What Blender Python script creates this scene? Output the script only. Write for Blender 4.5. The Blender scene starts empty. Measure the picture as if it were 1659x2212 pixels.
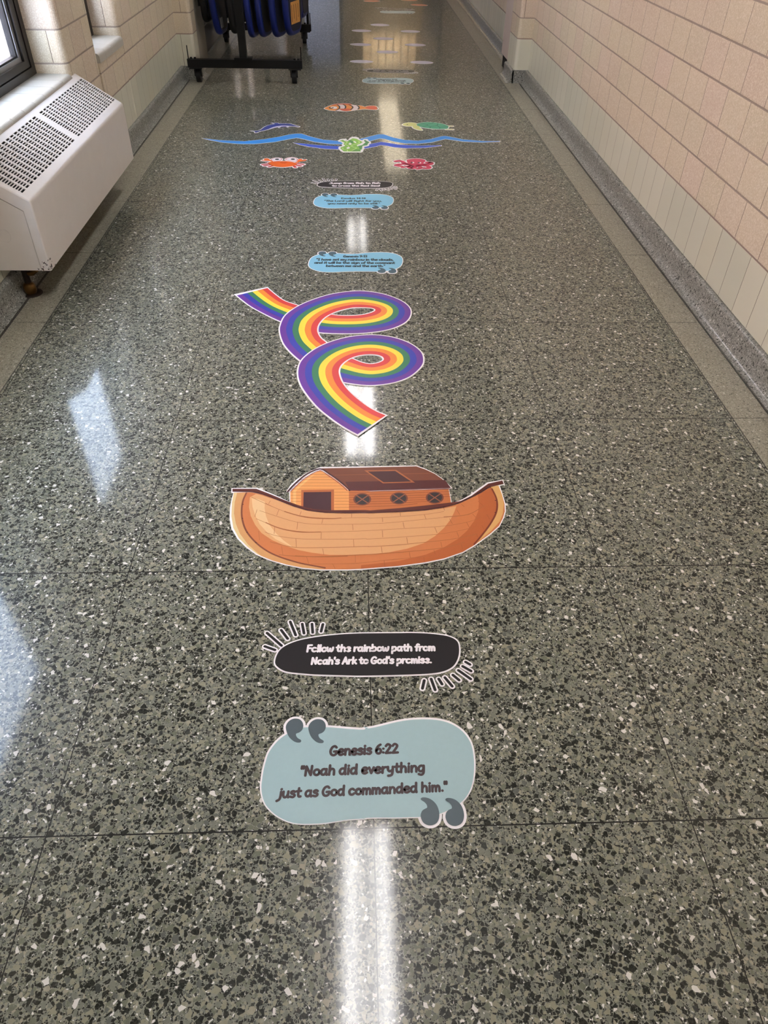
import bpy, math, random
from mathutils import Vector, Matrix
from mathutils.geometry import tessellate_polygon
random.seed(7)
SC = bpy.context.scene
COL = SC.collection
# ------------------------------------------------------------------ camera
EYE = 1.35                      # height of the camera above the floor, metres
FOC = 1556.43                   # focal length in pixels of the 1659 x 2212 frame
RIGHT = Vector((0.99926488, -0.03376823, 0.0181494))
UP = Vector((0.00916571, 0.6701324, 0.74218499))
FWD = Vector((0.03722477, 0.74147305, -0.66994928))
cd = bpy.data.cameras.new('camera')
cd.sensor_fit = 'VERTICAL'; cd.sensor_height = 24.0; cd.lens = FOC / 2212 * 24.0
cd.clip_start = 0.02; cd.clip_end = 200
cam = bpy.data.objects.new('camera', cd); COL.objects.link(cam)
m = Matrix.Identity(4)
for i in range(3):
    m[i][0] = RIGHT[i]; m[i][1] = UP[i]; m[i][2] = -FWD[i]
m[2][3] = EYE
cam.matrix_world = m
SC.camera = cam
# ------------------------------------------------------------------ view, world, light levels
SC.view_settings.view_transform = 'Standard'
SC.view_settings.look = 'None'
SC.view_settings.gamma = 1.0
SC.view_settings.use_curve_mapping = False
SC.view_settings.exposure = 0.35
SC.cycles.use_denoising = True
SKY = 16.0
TUBE = 36.0
world = bpy.data.worlds.new('overcast_sky'); SC.world = world
world.use_nodes = True
bg = world.node_tree.nodes['Background']
bg.inputs['Color'].default_value = (0.70, 0.79, 1.0, 1); bg.inputs['Strength'].default_value = SKY
sun = bpy.data.lights.new('sun', 'SUN'); sun.energy = 30.0; sun.angle = 0.02; sun.color = (1.0, 0.98, 0.95)
so = bpy.data.objects.new('sun', sun); COL.objects.link(so)      # added to brighten the neighbouring wall; falls from behind the school
so.rotation_euler = (0, math.radians(48), math.radians(12))

# ------------------------------------------------------------------ materials
def lin(c):
    return tuple((v / 255 / 12.92) if v / 255 <= 0.04045 else ((v / 255 + 0.055) / 1.055) ** 2.4 for v in c) + (1,)

class NT:
    """small node-tree helper"""
    def __init__(s, name):
        s.mat = bpy.data.materials.new(name); s.mat.use_nodes = True
        s.t = s.mat.node_tree; s.b = s.t.nodes['Principled BSDF']
    def n(s, typ, **kw):
        o = s.t.nodes.new(typ)
        for k, v in kw.items(): setattr(o, k, v)
        return o
    def put(s, sock, v):
        if isinstance(v, (int, float)): sock.default_value = v
        elif isinstance(v, tuple): sock.default_value = v
        else: s.t.links.new(v, sock)
    def math(s, op, a, b=0.0, c=None, clamp=False):
        o = s.n('ShaderNodeMath', operation=op, use_clamp=clamp)
        s.put(o.inputs[0], a); s.put(o.inputs[1], b)
        if c is not None: s.put(o.inputs[2], c)
        return o.outputs[0]
    def mix(s, f, a, b):
        o = s.n('ShaderNodeMix', data_type='RGBA')
        s.put(o.inputs[0], f); s.put(o.inputs[6], a); s.put(o.inputs[7], b)
        return o.outputs[2]
    def ramp(s, f, stops, const=False):
        o = s.n('ShaderNodeValToRGB'); cr = o.color_ramp
        if const: cr.interpolation = 'CONSTANT'
        while len(cr.elements) < len(stops): cr.elements.new(1.0)
        for e, (p, c) in zip(cr.elements, stops):
            e.position = p; e.color = c if len(c) == 4 else c + (1,)
        s.put(o.inputs[0], f); return o.outputs[0]
    def coord(s, kind='Object'):
        return s.n('ShaderNodeTexCoord').outputs[kind]
    def noise(s, co, scale, detail=2.0, rough=0.5):
        o = s.n('ShaderNodeTexNoise'); s.put(o.inputs['Vector'], co)
        o.inputs['Scale'].default_value = scale; o.inputs['Detail'].default_value = detail
        o.inputs['Roughness'].default_value = rough
        return o.outputs['Fac'], o.outputs['Color']
    def bump(s, h, strength, dist):
        o = s.n('ShaderNodeBump'); o.inputs['Strength'].default_value = strength
        o.inputs['Distance'].default_value = dist
        s.put(o.inputs['Height'], h); s.put(s.b.inputs['Normal'], o.outputs[0])

def plain(name, rgb, rough=0.5, metal=0.0, var=0.06, scale=40.0, spec=0.5):
    k = NT(name); c = lin(rgb)
    f, _ = k.noise(k.coord(), scale, 3)
    lo = tuple(v * (1 - var) for v in c[:3]) + (1,); hi = tuple(min(1, v * (1 + var)) for v in c[:3]) + (1,)
    k.put(k.b.inputs['Base Color'], k.mix(f, lo, hi))
    k.b.inputs['Roughness'].default_value = rough; k.b.inputs['Metallic'].default_value = metal
    k.b.inputs['Specular IOR Level'].default_value = spec
    return k.mat

def glow(name, rgb, strength):
    k = NT(name)
    k.b.inputs['Base Color'].default_value = (0.8, 0.8, 0.8, 1)
    k.b.inputs['Emission Color'].default_value = rgb + (1,)
    k.b.inputs['Emission Strength'].default_value = strength
    return k.mat

TILE_X0, TILE_Y0, TILE_W, TILE_L = 0.026, 0.607, 0.6065, 0.668

def terrazzo(name, scale, stops, matrix, joints, rough=0.072, coat=0.55, dim='2D'):
    k = NT(name); co = k.coord()
    sep = k.n('ShaderNodeSeparateXYZ'); k.put(sep.inputs[0], co); X, Y = sep.outputs[0], sep.outputs[1]
    def jitter(vec, sc, amp):
        _, nc = k.noise(vec, sc, 1)
        a = k.n('ShaderNodeVectorMath', operation='SUBTRACT'); k.put(a.inputs[0], nc); a.inputs[1].default_value = (.5, .5, .5)
        b = k.n('ShaderNodeVectorMath', operation='SCALE'); k.put(b.inputs[0], a.outputs[0]); b.inputs['Scale'].default_value = amp
        c = k.n('ShaderNodeVectorMath', operation='ADD'); k.put(c.inputs[0], vec); k.put(c.inputs[1], b.outputs[0]); return c.outputs[0]
    cj = jitter(co, scale * 0.9, 0.55 / scale)
    def layer(sc, off):
        mp = k.n('ShaderNodeMapping'); k.put(mp.inputs[0], cj); mp.inputs['Location'].default_value = (off, off * .7, 0)
        mp.inputs['Rotation'].default_value = (0, 0, off)
        v = k.n('ShaderNodeTexVoronoi', voronoi_dimensions=dim); k.put(v.inputs['Vector'], mp.outputs[0]); v.inputs['Scale'].default_value = sc
        e = k.n('ShaderNodeTexVoronoi', voronoi_dimensions=dim, feature='DISTANCE_TO_EDGE'); k.put(e.inputs['Vector'], mp.outputs[0]); e.inputs['Scale'].default_value = sc
        s = k.n('ShaderNodeSeparateColor'); k.put(s.inputs[0], v.outputs['Color'])
        return s.outputs[0], s.outputs[1], s.outputs[2], e.outputs['Distance']
    base = matrix
    # fine grit first, then middle, then large chips over it
    for sc, off, cover, edge in ((scale * 2.6, 3.1, 0.85, 0.04), (scale * 1.5, 1.7, 0.70, 0.04), (scale * 0.8, 0.4, 0.46, 0.05)):
        r, g, b, d = layer(sc, off)
        col = k.ramp(r, stops, True)
        # wider or narrower chips: the edge distance asked for differs from chip to chip
        thr = k.math('MULTIPLY_ADD', b, 0.12, edge)
        inside = k.math('SMOOTH_MIN', k.math('MULTIPLY', k.math('SUBTRACT', d, thr), 25.0, clamp=True), 1.0)
        pick = k.math('LESS_THAN', g, cover)
        base = k.mix(k.math('MULTIPLY', inside, pick), base, col)
    big, _ = k.noise(co, 1.3, 2)
    base = k.mix(k.math('MULTIPLY', big, 0.10), base, lin((116, 118, 92)))
    h = None
    if joints:
        def line(v, v0, step, w):
            a = k.math('DIVIDE', k.math('SUBTRACT', v, v0), step)
            f = k.math('FRACT', k.math('ADD', a, 100.5))
            dd = k.math('MULTIPLY', k.math('ABSOLUTE', k.math('SUBTRACT', f, 0.5)), step)
            return k.math('LESS_THAN', dd, w)
        jl = line(Y, TILE_Y0, TILE_L, 0.0014)
        if joints == 'both': jl = k.math('MAXIMUM', jl, line(X, TILE_X0, TILE_W, 0.0011))
        base = k.mix(jl, base, lin((34, 33, 30)))
        h = k.math('MULTIPLY', jl, -1.0)
    k.put(k.b.inputs['Base Color'], base)
    rn, _ = k.noise(co, 220, 2)
    k.b.inputs['Roughness'].default_value = 0.36
    k.b.inputs['IOR'].default_value = 1.45; k.b.inputs['Specular IOR Level'].default_value = 0.15
    k.b.inputs['Coat Weight'].default_value = coat
    k.put(k.b.inputs['Coat Roughness'], k.math('MULTIPLY_ADD', rn, 0.08, rough - 0.03))
    wave, _ = k.noise(co, 9.0, 2)
    k.bump(wave, 0.06, 0.004)
    return k.mat

def blockwork(name):
    """scored facing block: one soldier course of glazed green-cream tile below, running bond above"""
    k = NT(name); co = k.coord()
    sep = k.n('ShaderNodeSeparateXYZ'); k.put(sep.inputs[0], co)
    u = k.math('ADD', k.math('ADD', sep.outputs[0], sep.outputs[1]), 40.0); z = sep.outputs[2]
    Z0, Z1, P, W = 0.095, 0.312, 0.139, 0.2077
    row = k.math('FLOOR', k.math('DIVIDE', k.math('SUBTRACT', z, Z1), P))
    fz = k.math('FRACT', k.math('DIVIDE', k.math('ADD', k.math('SUBTRACT', z, Z1), P * 20), P))
    odd = k.math('MULTIPLY', k.math('FRACT', k.math('MULTIPLY', k.math('ADD', row, 20.0), 0.5)), 1.0)   # 0 or .5
    U_PH = (1.44 + 2.469 + 40.0) % W
    a = k.math('ADD', k.math('DIVIDE', k.math('SUBTRACT', u, U_PH), W), odd)
    ci = k.math('FLOOR', a); fu = k.math('FRACT', a)
    du = k.math('MULTIPLY', k.math('SUBTRACT', 0.5, k.math('ABSOLUTE', k.math('SUBTRACT', fu, 0.5))), W)
    dz = k.math('MULTIPLY', k.math('SUBTRACT', 0.5, k.math('ABSOLUTE', k.math('SUBTRACT', fz, 0.5))), P)
    S = 0.1347; S_PH = (1.44 + 2.248 + 40.0) % S
    b = k.math('DIVIDE', k.math('SUBTRACT', u, S_PH), S); si = k.math('FLOOR', b)
    ds = k.math('MULTIPLY', k.math('SUBTRACT', 0.5, k.math('ABSOLUTE', k.math('SUBTRACT', k.math('FRACT', b), 0.5))), S)
    low = k.math('LESS_THAN', z, Z1)
    dzl = k.math('ABSOLUTE', k.math('SUBTRACT', z, Z1))
    def rnd(i, j):
        w = k.n('ShaderNodeTexWhiteNoise', noise_dimensions='2D')
        c = k.n('ShaderNodeCombineXYZ'); k.put(c.inputs[0], i); k.put(c.inputs[1], j)
        k.put(w.inputs['Vector'], c.outputs[0]); return w.outputs['Value']
    rb = rnd(ci, row); rs = rnd(si, 3.0)
    blk = k.ramp(rb, [(0, lin((204, 184, 162))), (.3, lin((206, 190, 166))), (.55, lin((210, 196, 168))), (.8, lin((202, 190, 162))), (1, lin((212, 190, 172)))])
    grain, _ = k.noise(co, 190, 4, 0.65)
    blk = k.mix(k.math('MULTIPLY', k.math('SUBTRACT', grain, 0.44, clamp=True), 4.0, clamp=True), blk, lin((234, 224, 206)))
    soot, _ = k.noise(co, 3.2, 2)
    blk = k.mix(k.math('MULTIPLY', soot, 0.22), blk, lin((206, 184, 168)))
    til = k.ramp(rs, [(0, lin((206, 204, 184))), (.5, lin((214, 212, 194))), (1, lin((202, 202, 184)))])
    # mortar: thick raked bed joints, hair-thin head joints
    bed = k.math('LESS_THAN', k.math('ADD', dz, k.math('MULTIPLY', k.math('SUBTRACT', grain, 0.5), 0.002)), 0.0036)
    head = k.math('LESS_THAN', du, 0.0013)
    hs = k.math('LESS_THAN', ds, 0.0011); bs = k.math('LESS_THAN', dzl, 0.0030)
    colr = k.mix(head, blk, lin((104, 86, 70))); colr = k.mix(bed, colr, lin((160, 144, 130)))
    colt = k.mix(hs, til, lin((104, 88, 68))); colt = k.mix(bs, colt, lin((150, 122, 112)))
    k.put(k.b.inputs['Base Color'], k.mix(low, colr, colt))
    k.put(k.b.inputs['Roughness'], k.math('MULTIPLY_ADD', low, -0.22, 0.52))
    # relief
    ridge = k.math('MULTIPLY', k.math('DIVIDE', k.math('MINIMUM', dz, 0.008), 0.008), 1.0)
    ridge = k.math('MINIMUM', ridge, k.math('DIVIDE', k.math('MINIMUM', du, 0.003), 0.003))
    rl = k.math('MINIMUM', k.math('DIVIDE', k.math('MINIMUM', ds, 0.003), 0.003), k.math('DIVIDE', k.math('MINIMUM', dzl, 0.006), 0.006))
    hgt = k.math('ADD', k.math('MULTIPLY', k.math('SUBTRACT', 1.0, low), ridge), k.math('MULTIPLY', low, rl))
    hgt = k.math('ADD', hgt, k.math('MULTIPLY', k.math('MULTIPLY', grain, k.math('SUBTRACT', 1.0, low)), 0.5))
    k.bump(hgt, 0.5, 0.003)
    return k.mat

CHIPS = [(0.0, lin((5, 6, 7))), (0.42, lin((110, 112, 96))), (0.55, lin((148, 147, 126))), (0.68, lin((124, 126, 114))),
         (0.81, lin((94, 98, 92))), (0.885, lin((164, 158, 138))), (0.925, lin((50, 53, 52))), (0.960, lin((238, 235, 230)))]
FINE = [(0.0, lin((98, 97, 88))), (0.16, lin((140, 137, 122))), (0.45, lin((158, 154, 138))), (0.75, lin((172, 168, 152))), (0.95, lin((206, 200, 188)))]
M = {}
M['terrazzo'] = terrazzo('terrazzo_green', 118, CHIPS, lin((140, 142, 130)), 'both')
M['border'] = terrazzo('terrazzo_border', 210, FINE, lin((158, 153, 138)), 'cross', rough=0.12, coat=0.45)
M['cove'] = terrazzo('terrazzo_cove', 150, [(0, lin((44, 46, 46))), (.22, lin((120, 122, 118))), (.6, lin((156, 156, 150))), (.9, lin((200, 198, 194)))], lin((142, 142, 136)), None, rough=0.2, coat=0.4, dim='3D')
M['block'] = blockwork('facing_block')
M['ceiling'] = plain('ceiling_board', (128, 126, 120), 0.9)
M['strip'] = plain('divider_strip', (36, 34, 30), 0.4)
M['zinc'] = plain('zinc_strip', (150, 146, 136), 0.25, 0.9)
M['bronze'] = plain('dark_bronze_frame', (44, 40, 38), 0.35, 0.5)
M['alu'] = plain('grey_sash', (150, 150, 152), 0.35, 0.6)
M['gasket'] = plain('black_gasket', (14, 14, 16), 0.6)
M['white_steel'] = plain('white_painted_steel', (206, 190, 182), 0.42)
M['grey_steel'] = plain('grey_painted_steel', (150, 144, 132), 0.45)
M['black_steel'] = plain('black_steel', (10, 10, 11), 0.45, 0.3)
M['rubber'] = plain('black_rubber', (15, 15, 15), 0.7)
M['chair_blue'] = plain('blue_plastic', (14, 34, 112), 0.4)
M['chair_navy'] = plain('navy_plastic', (20, 26, 48), 0.5)
M['chair_black'] = plain('charcoal_plastic', (15, 15, 18), 0.55)
M['label_orange'] = plain('orange_label', (222, 160, 84), 0.5)
M['label_dark'] = plain('label_ink', (40, 26, 18), 0.6)
M['label_grey'] = plain('grey_label', (150, 150, 150), 0.5)
M['brass'] = plain('tarnished_brass', (112, 84, 46), 0.35, 0.8)
M['iron'] = plain('rusty_iron_pipe', (46, 36, 30), 0.6, 0.4)
M['inside'] = plain('dark_shade_lining', (12, 12, 13), 0.8)  # near-black, stands in for shade in hollow places
M['brick'] = plain('red_brick_outside', (196, 168, 158), 0.9, var=0.25, scale=6)
M['snow'] = plain('pale_ground_outside', (214, 215, 222), 0.9)
M['blue_door'] = plain('blue_painted_door', (70, 92, 130), 0.4)
M['shade_brown'] = plain('dark_brown_panel', (44, 34, 28), 0.4)  # brown of the panel added behind the chair rack
M['dim_outside'] = plain('grey_sky_screen', (74, 80, 92), 0.9)
M['yellow'] = plain('yellow_paint', (222, 168, 40), 0.45)
M['tube'] = glow('fluorescent_tube', (1.0, 0.975, 0.98), TUBE)
M['lens'] = glow('light_lens', (1.0, 0.975, 0.98), TUBE * 0.27)
M['tube_dim'] = glow('dim_tube', (1.0, 0.97, 0.95), TUBE * 0.24)  # same strip lights with the emission turned down
M['lens_dim'] = glow('dim_lens', (1.0, 0.97, 0.95), TUBE * 0.06)
M['warm'] = glow('warm_lens', (1.0, 0.84, 0.6), 3.0)
M['warm_bright'] = glow('warm_lobby_lens', (1.0, 0.84, 0.6), 24.0)
def radiator_paint():
    k = NT('chipped_cream_paint'); co = k.coord()
    f, _ = k.noise(co, 22, 2); c = k.mix(f, lin((226, 219, 213)), lin((232, 225, 219)))
    # chips: worn spots at the near bottom corner of the cabinet (object origin)
    d = k.n('ShaderNodeVectorMath', operation='DISTANCE'); k.put(d.inputs[0], co); d.inputs[1].default_value = (0.205, 0.012, 0.0)
    n, _ = k.noise(co, 75, 3, 0.6)
    near = k.math('SUBTRACT', 0.86, k.math('MULTIPLY', k.math('SUBTRACT', 0.11, d.outputs['Value'], clamp=True), 3.6))
    chip = k.math('GREATER_THAN', n, near)
    k.put(k.b.inputs['Base Color'], k.mix(chip, c, lin((52, 34, 26))))
    k.b.inputs['Roughness'].default_value = 0.36
    return k.mat
M['radiator'] = radiator_paint()
def window_glass():
    k = NT('window_glass')
    t = k.n('ShaderNodeBsdfTransparent'); g = k.n('ShaderNodeBsdfGlossy'); g.inputs['Roughness'].default_value = 0.02
    t.inputs['Color'].default_value = (0.93, 0.96, 0.97, 1)
    lw = k.n('ShaderNodeLayerWeight'); lw.inputs['Blend'].default_value = 0.5
    fr = k.math('MULTIPLY_ADD', k.math('POWER', lw.outputs['Facing'], 5.0), 0.92, 0.06)
    mx = k.n('ShaderNodeMixShader'); k.put(mx.inputs[0], fr)
    k.t.links.new(t.outputs[0], mx.inputs[1]); k.t.links.new(g.outputs[0], mx.inputs[2])
    k.t.links.new(mx.outputs[0], k.t.nodes['Material Output'].inputs['Surface'])
    return k.mat
M['glass'] = window_glass()
_ink = {}
def ink(rgb, rough=0.42):
    if rgb not in _ink: _ink[rgb] = plain('vinyl_%02x%02x%02x' % rgb, rgb, rough, var=0.03, scale=90, spec=0.35)
    return _ink[rgb]

# ------------------------------------------------------------------ mesh helpers
class MB:
    def __init__(s): s.v = []; s.f = []; s.mi = []; s.mats = []; s.sm = []
    def slot(s, m):
        if m not in s.mats: s.mats.append(m)
        return s.mats.index(m)
    def add(s, vs, fs, mat, smooth=False):
        o = len(s.v); s.v += [tuple(p) for p in vs]; k = s.slot(mat)
        for f in fs: s.f.append(tuple(i + o for i in f)); s.mi.append(k); s.sm.append(smooth)
    def box(s, x0, x1, y0, y1, z0, z1, mat):
        s.add([(x, y, z) for z in (z0, z1) for y in (y0, y1) for x in (x0, x1)],
              [(0, 2, 3, 1), (4, 5, 7, 6), (0, 1, 5, 4), (2, 6, 7, 3), (0, 4, 6, 2), (1, 3, 7, 5)], mat)
    def prism(s, pts, axis, a0, a1, mat, smooth=False, caps=True):
        """closed 2-D profile swept along an axis. axis 0: pts=(y,z); 1: (x,z); 2: (x,y)"""
        def P(p, a): return {0: (a, p[0], p[1]), 1: (p[0], a, p[1]), 2: (p[0], p[1], a)}[axis]
        n = len(pts); vs = [P(p, a0) for p in pts] + [P(p, a1) for p in pts]
        s.add(vs, [(i, (i + 1) % n, n + (i + 1) % n, n + i) for i in range(n)], mat, smooth)
        if caps:
            tri = tessellate_polygon([[Vector((p[0], p[1], 0)) for p in pts]])
            s.add(vs, [t for t in tri] + [tuple(i + n for i in t) for t in tri], mat)
    def tube(s, path, r, mat, seg=12, caps=True):
        path = [Vector(p) for p in path]; rings = []
        rs = r if isinstance(r, (list, tuple)) else [r] * len(path)
        for i, p in enumerate(path):
            d = (path[min(i + 1, len(path) - 1)] - path[max(i - 1, 0)])
            d = d.normalized() if d.length > 1e-9 else Vector((0, 0, 1))
            a = d.orthogonal().normalized() if i == 0 else (rings[-1][1] - d * rings[-1][1].dot(d)).normalized()
            rings.append((p, a, d.cross(a)))
        vs = [p + (a * math.cos(2 * math.pi * j / seg) + b * math.sin(2 * math.pi * j / seg)) * rs[i]
              for i, (p, a, b) in enumerate(rings) for j in range(seg)]
        fs = [(i * seg + j, i * seg + (j + 1) % seg, (i + 1) * seg + (j + 1) % seg, (i + 1) * seg + j)
              for i in range(len(path) - 1) for j in range(seg)]
        s.add(vs, fs, mat, True)
        if caps:
            n = len(vs); s.add(vs, [tuple(range(seg))[::-1], tuple(range(n - seg, n))], mat)
    def flat(s, pts, z, mat, holes=(), thick=0.0):
        loops = [pts] + list(holes)
        V = [[Vector((p[0], p[1], 0)) for p in l] for l in loops]
        tri = tessellate_polygon(V); allp = [p for l in loops for p in l]
        ff = []
        for t in tri:
            a, b, c = (allp[i] for i in t)
            cr = (b[0] - a[0]) * (c[1] - a[1]) - (b[1] - a[1]) * (c[0] - a[0])
            ff.append(tuple(t) if cr > 0 else tuple(t[::-1]))
        s.add([(p[0], p[1], z) for p in allp], ff, mat)
        if thick:
            for l in loops:
                n = len(l)
                s.add([(p[0], p[1], z) for p in l] + [(p[0], p[1], z - thick) for p in l],
                      [(i, (i + 1) % n, n + (i + 1) % n, n + i) for i in range(n)], mat)
    def build(s, name, parent=None, loc=None):
        me = bpy.data.meshes.new(name); me.from_pydata(s.v, [], s.f)
        for mm in s.mats: me.materials.append(mm)
        for p, k, q in zip(me.polygons, s.mi, s.sm): p.material_index = k; p.use_smooth = q
        me.update()
        o = bpy.data.objects.new(name, me); COL.objects.link(o)
        if parent: o.parent = parent
        if loc: o.location = loc
        return o

def tag(o, label=None, cat=None, group=None, kind=None):
    for k, v in (('label', label), ('category', cat), ('group', group), ('kind', kind)):
        if v: o[k] = v
    return o
def empty(name, loc, label, cat, group=None, rz=0.0):
    o = bpy.data.objects.new(name, None); COL.objects.link(o); o.location = loc; o.rotation_euler = (0, 0, rz)
    o.empty_display_size = 0.05
    return tag(o, label, cat, group)

def catmull(pts, closed, sub=6):
    n = len(pts); out = []
    if n < 3: return list(pts)
    rng = range(n) if closed else range(n - 1)
    for i in rng:
        p0 = pts[(i - 1) % n] if closed or i > 0 else pts[i]; p1 = pts[i]; p2 = pts[(i + 1) % n]
        p3 = pts[(i + 2) % n] if closed or i + 2 < n else p2
        for j in range(sub):
            t = j / sub
            out.append(tuple(0.5 * (2 * p1[c] + (p2[c] - p0[c]) * t + (2 * p0[c] - 5 * p1[c] + 4 * p2[c] - p3[c]) * t * t
                                    + (3 * p1[c] - p0[c] - 3 * p2[c] + p3[c]) * t ** 3) for c in (0, 1)))
    if not closed: out.append(tuple(pts[-1]))
    return out
def area(p):
    return 0.5 * sum(p[i - 1][0] * p[i][1] - p[i][0] * p[i - 1][1] for i in range(len(p)))
def outset(pts, d):
    """move a closed outline outwards by d (inwards when d < 0)"""
    if area(pts) < 0: pts = pts[::-1]
    n = len(pts); out = []
    for i in range(n):
        a = Vector(pts[i - 1]); b = Vector(pts[i]); c = Vector(pts[(i + 1) % n])
        e1 = (b - a); e2 = (c - b)
        if e1.length < 1e-9 or e2.length < 1e-9: continue
        n1 = Vector((e1.y, -e1.x)).normalized(); n2 = Vector((e2.y, -e2.x)).normalized()
        k = n1 + n2
        if k.length < 0.3: k = n1 + n2 + (n1 if k.length < 1e-3 else Vector((0, 0)))
        k.normalize(); w = max(0.5, k.dot(n1))
        out.append(tuple(b + k * (d / w)))
    return out
def ribbons(pts, w):
    """outlines that draw a thick round-ended line; sharp corners start a new piece"""
    P = [Vector(p) for p in pts]; Q = [P[0]]
    for p in P[1:]:
        if (p - Q[-1]).length > w * 0.02: Q.append(p)
    if len(Q) == 1: Q.append(Q[0] + Vector((w * .03, 0)))
    runs = [[Q[0]]]
    for i in range(1, len(Q)):
        runs[-1].append(Q[i])
        if i + 1 < len(Q):
            a, c = (Q[i] - Q[i - 1]).normalized(), (Q[i + 1] - Q[i]).normalized()
            if a.dot(c) < 0.45: runs.append([Q[i]])
    return runs
def draw(mb, pts, w, z, mat):
    """thick line as flat strips; each strip a few microns over the one before so none coincide"""
    r = w / 2
    for run in ribbons(pts, w):
        mb.lift = getattr(mb, 'lift', 0) + 1; zz = z + mb.lift * 4e-6
        n = len(run); L = []; R_ = []
        for i, p in enumerate(run):
            d = run[min(i + 1, n - 1)] - run[max(i - 1, 0)]; d.normalize(); nv = Vector((-d.y, d.x)) * r
            L.append(p + nv); R_.append(p - nv)
        vs = [(q.x, q.y, zz) for q in L] + [(q.x, q.y, zz) for q in R_]
        fs = [(i, n + i, n + i + 1, i + 1) for i in range(n - 1)]
        for end, q0 in ((0, math.pi / 2), (n - 1, -math.pi / 2)):
            p = run[end]; d = (run[1] - run[0]) if end == 0 else (run[-1] - run[-2]); a = math.atan2(d.y, d.x)
            base = len(vs); m = 7
            vs += [(p.x + r * math.cos(a + q0 + math.pi * j / m), p.y + r * math.sin(a + q0 + math.pi * j / m), zz) for j in range(m + 1)]
            fs.append(tuple(range(base, base + m + 1)))
        mb.add(vs, fs, mat)

def capsule(a, b, r, seg=8):
    ang = math.atan2(b[1] - a[1], b[0] - a[0]); out = []
    for c, s in ((b, -math.pi / 2), (a, math.pi / 2)):
        for j in range(seg + 1):
            t = ang + s + math.pi * j / seg; out.append((c[0] + r * math.cos(t), c[1] + r * math.sin(t)))
    return out

# where a point of the photograph lies on the floor
def fl(x, y):
    d = RIGHT * ((x - 829.5) / FOC) - UP * ((y - 1106) / FOC) + FWD
    t = -EYE / d.z
    return (d.x * t, d.y * t)
def crop(ox, oy, s, pts, c=(0, 0)):
    """points read off an enlargement (origin ox, oy; scale s) -> floor metres relative to c"""
    out = []
    for x, y in pts:
        a, b = fl(ox + x / s, oy + y / s); out.append((a - c[0], b - c[1]))
    return out

# ------------------------------------------------------------------ the setting
XL, XR, YN, YF, ZC = -1.392, 1.44, -3.5, 18.5, 2.70
def structure(o): o['kind'] = 'structure'; return o
b = MB(); b.box(-1.196, 1.246, YN, YF + 4, -0.10, 0.0, M['terrazzo']); floor = structure(b.build('floor'))
b = MB(); b.box(1.249, 1.60, YN, YF, -0.10, 0.0, M['border']); structure(b.build('trim_1'))
b = MB(); b.box(-1.80, -1.199, YN, YF, -0.10, 0.0, M['border']); structure(b.build('trim_2'))
b = MB()
for x in (-1.1975, 1.2475): b.box(x - 0.0015, x + 0.0015, YN, YF, -0.10, 0.0003, M['strip'])
structure(b.build('trim_3'))
def cove(sx, xw):
    """terrazzo cove base: flat toe, hollow curve, upright face, rounded top"""
    p = [(0.0, -0.02), (0.062, -0.02), (0.062, 0.001)]
    for i in range(9):
        t = i / 8 * math.pi / 2; p.append((0.060 - 0.038 * math.sin(t), 0.0012 + 0.038 * (1 - math.cos(t))))
    p += [(0.022, 0.080)]
    for i in range(1, 6):
        t = i / 5 * math.pi / 2; p.append((0.022 - 0.014 * (1 - math.cos(t)), 0.080 + 0.014 * math.sin(t)))
    p += [(0.0, 0.0942)]
    return [(xw - sx * a, z) for a, z in p]
PY_L, PY_R = 6.80, 6.81          # near faces of the two pilasters
PX_L, PX_R = -1.262, 1.324       # corridor faces of the pilasters
def basemesh(sx, xw, px, py, pend):
    mb = MB()
    mb.prism(cove(sx, xw), 1, YN, py, M['cove'], True)
    mb.prism(cove(sx, xw), 1, pend, YF, M['cove'], True)
    x0, x1 = sorted((xw, px - sx * 0.012)); mb.box(x0, x1, py - 0.012, pend, 0, 0.0942, M['cove'])
    mb.prism(cove(sx, px), 1, py - 0.012, pend, M['cove'], True)
    e = xw - sx * 0.062      # joint line where the cove meets the border
    mb.box(e - 0.0015, e + 0.0015, YN, py - .02, 0.0, 0.0016, M['strip'])
    mb.box(e + sx * 0.004 - 0.0015, e + sx * 0.004 + 0.0015, YN, py - .02, 0.0, 0.0026, M['zinc'])
    return mb
structure(basemesh(1, XR, PX_R, PY_R, 7.16).build('baseboard_right'))
structure(basemesh(-1, XL, PX_L, PY_L, 6.98).build('baseboard_left'))
def roundcorner(cx, cy, r, a0, n=6):
    return [(cx + r * math.cos(a0 + math.pi / 2 * i / n), cy + r * math.sin(a0 + math.pi / 2 * i / n)) for i in range(n + 1)]
# right wall with its pilaster (bullnose corner)
b = MB()
b.box(XR, XR + 0.25, YN, YF, 0, ZC, M['block'])
b.prism([(XR, PY_R)] + [(XR, 7.16), (PX_R, 7.16)] + [(PX_R, PY_R + 0.03)] + roundcorner(PX_R + 0.03, PY_R + 0.03, 0.03, math.pi, 6)[1:], 2, 0.0942, ZC, M['block'], False)
structure(b.build('wall_right'))
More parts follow.
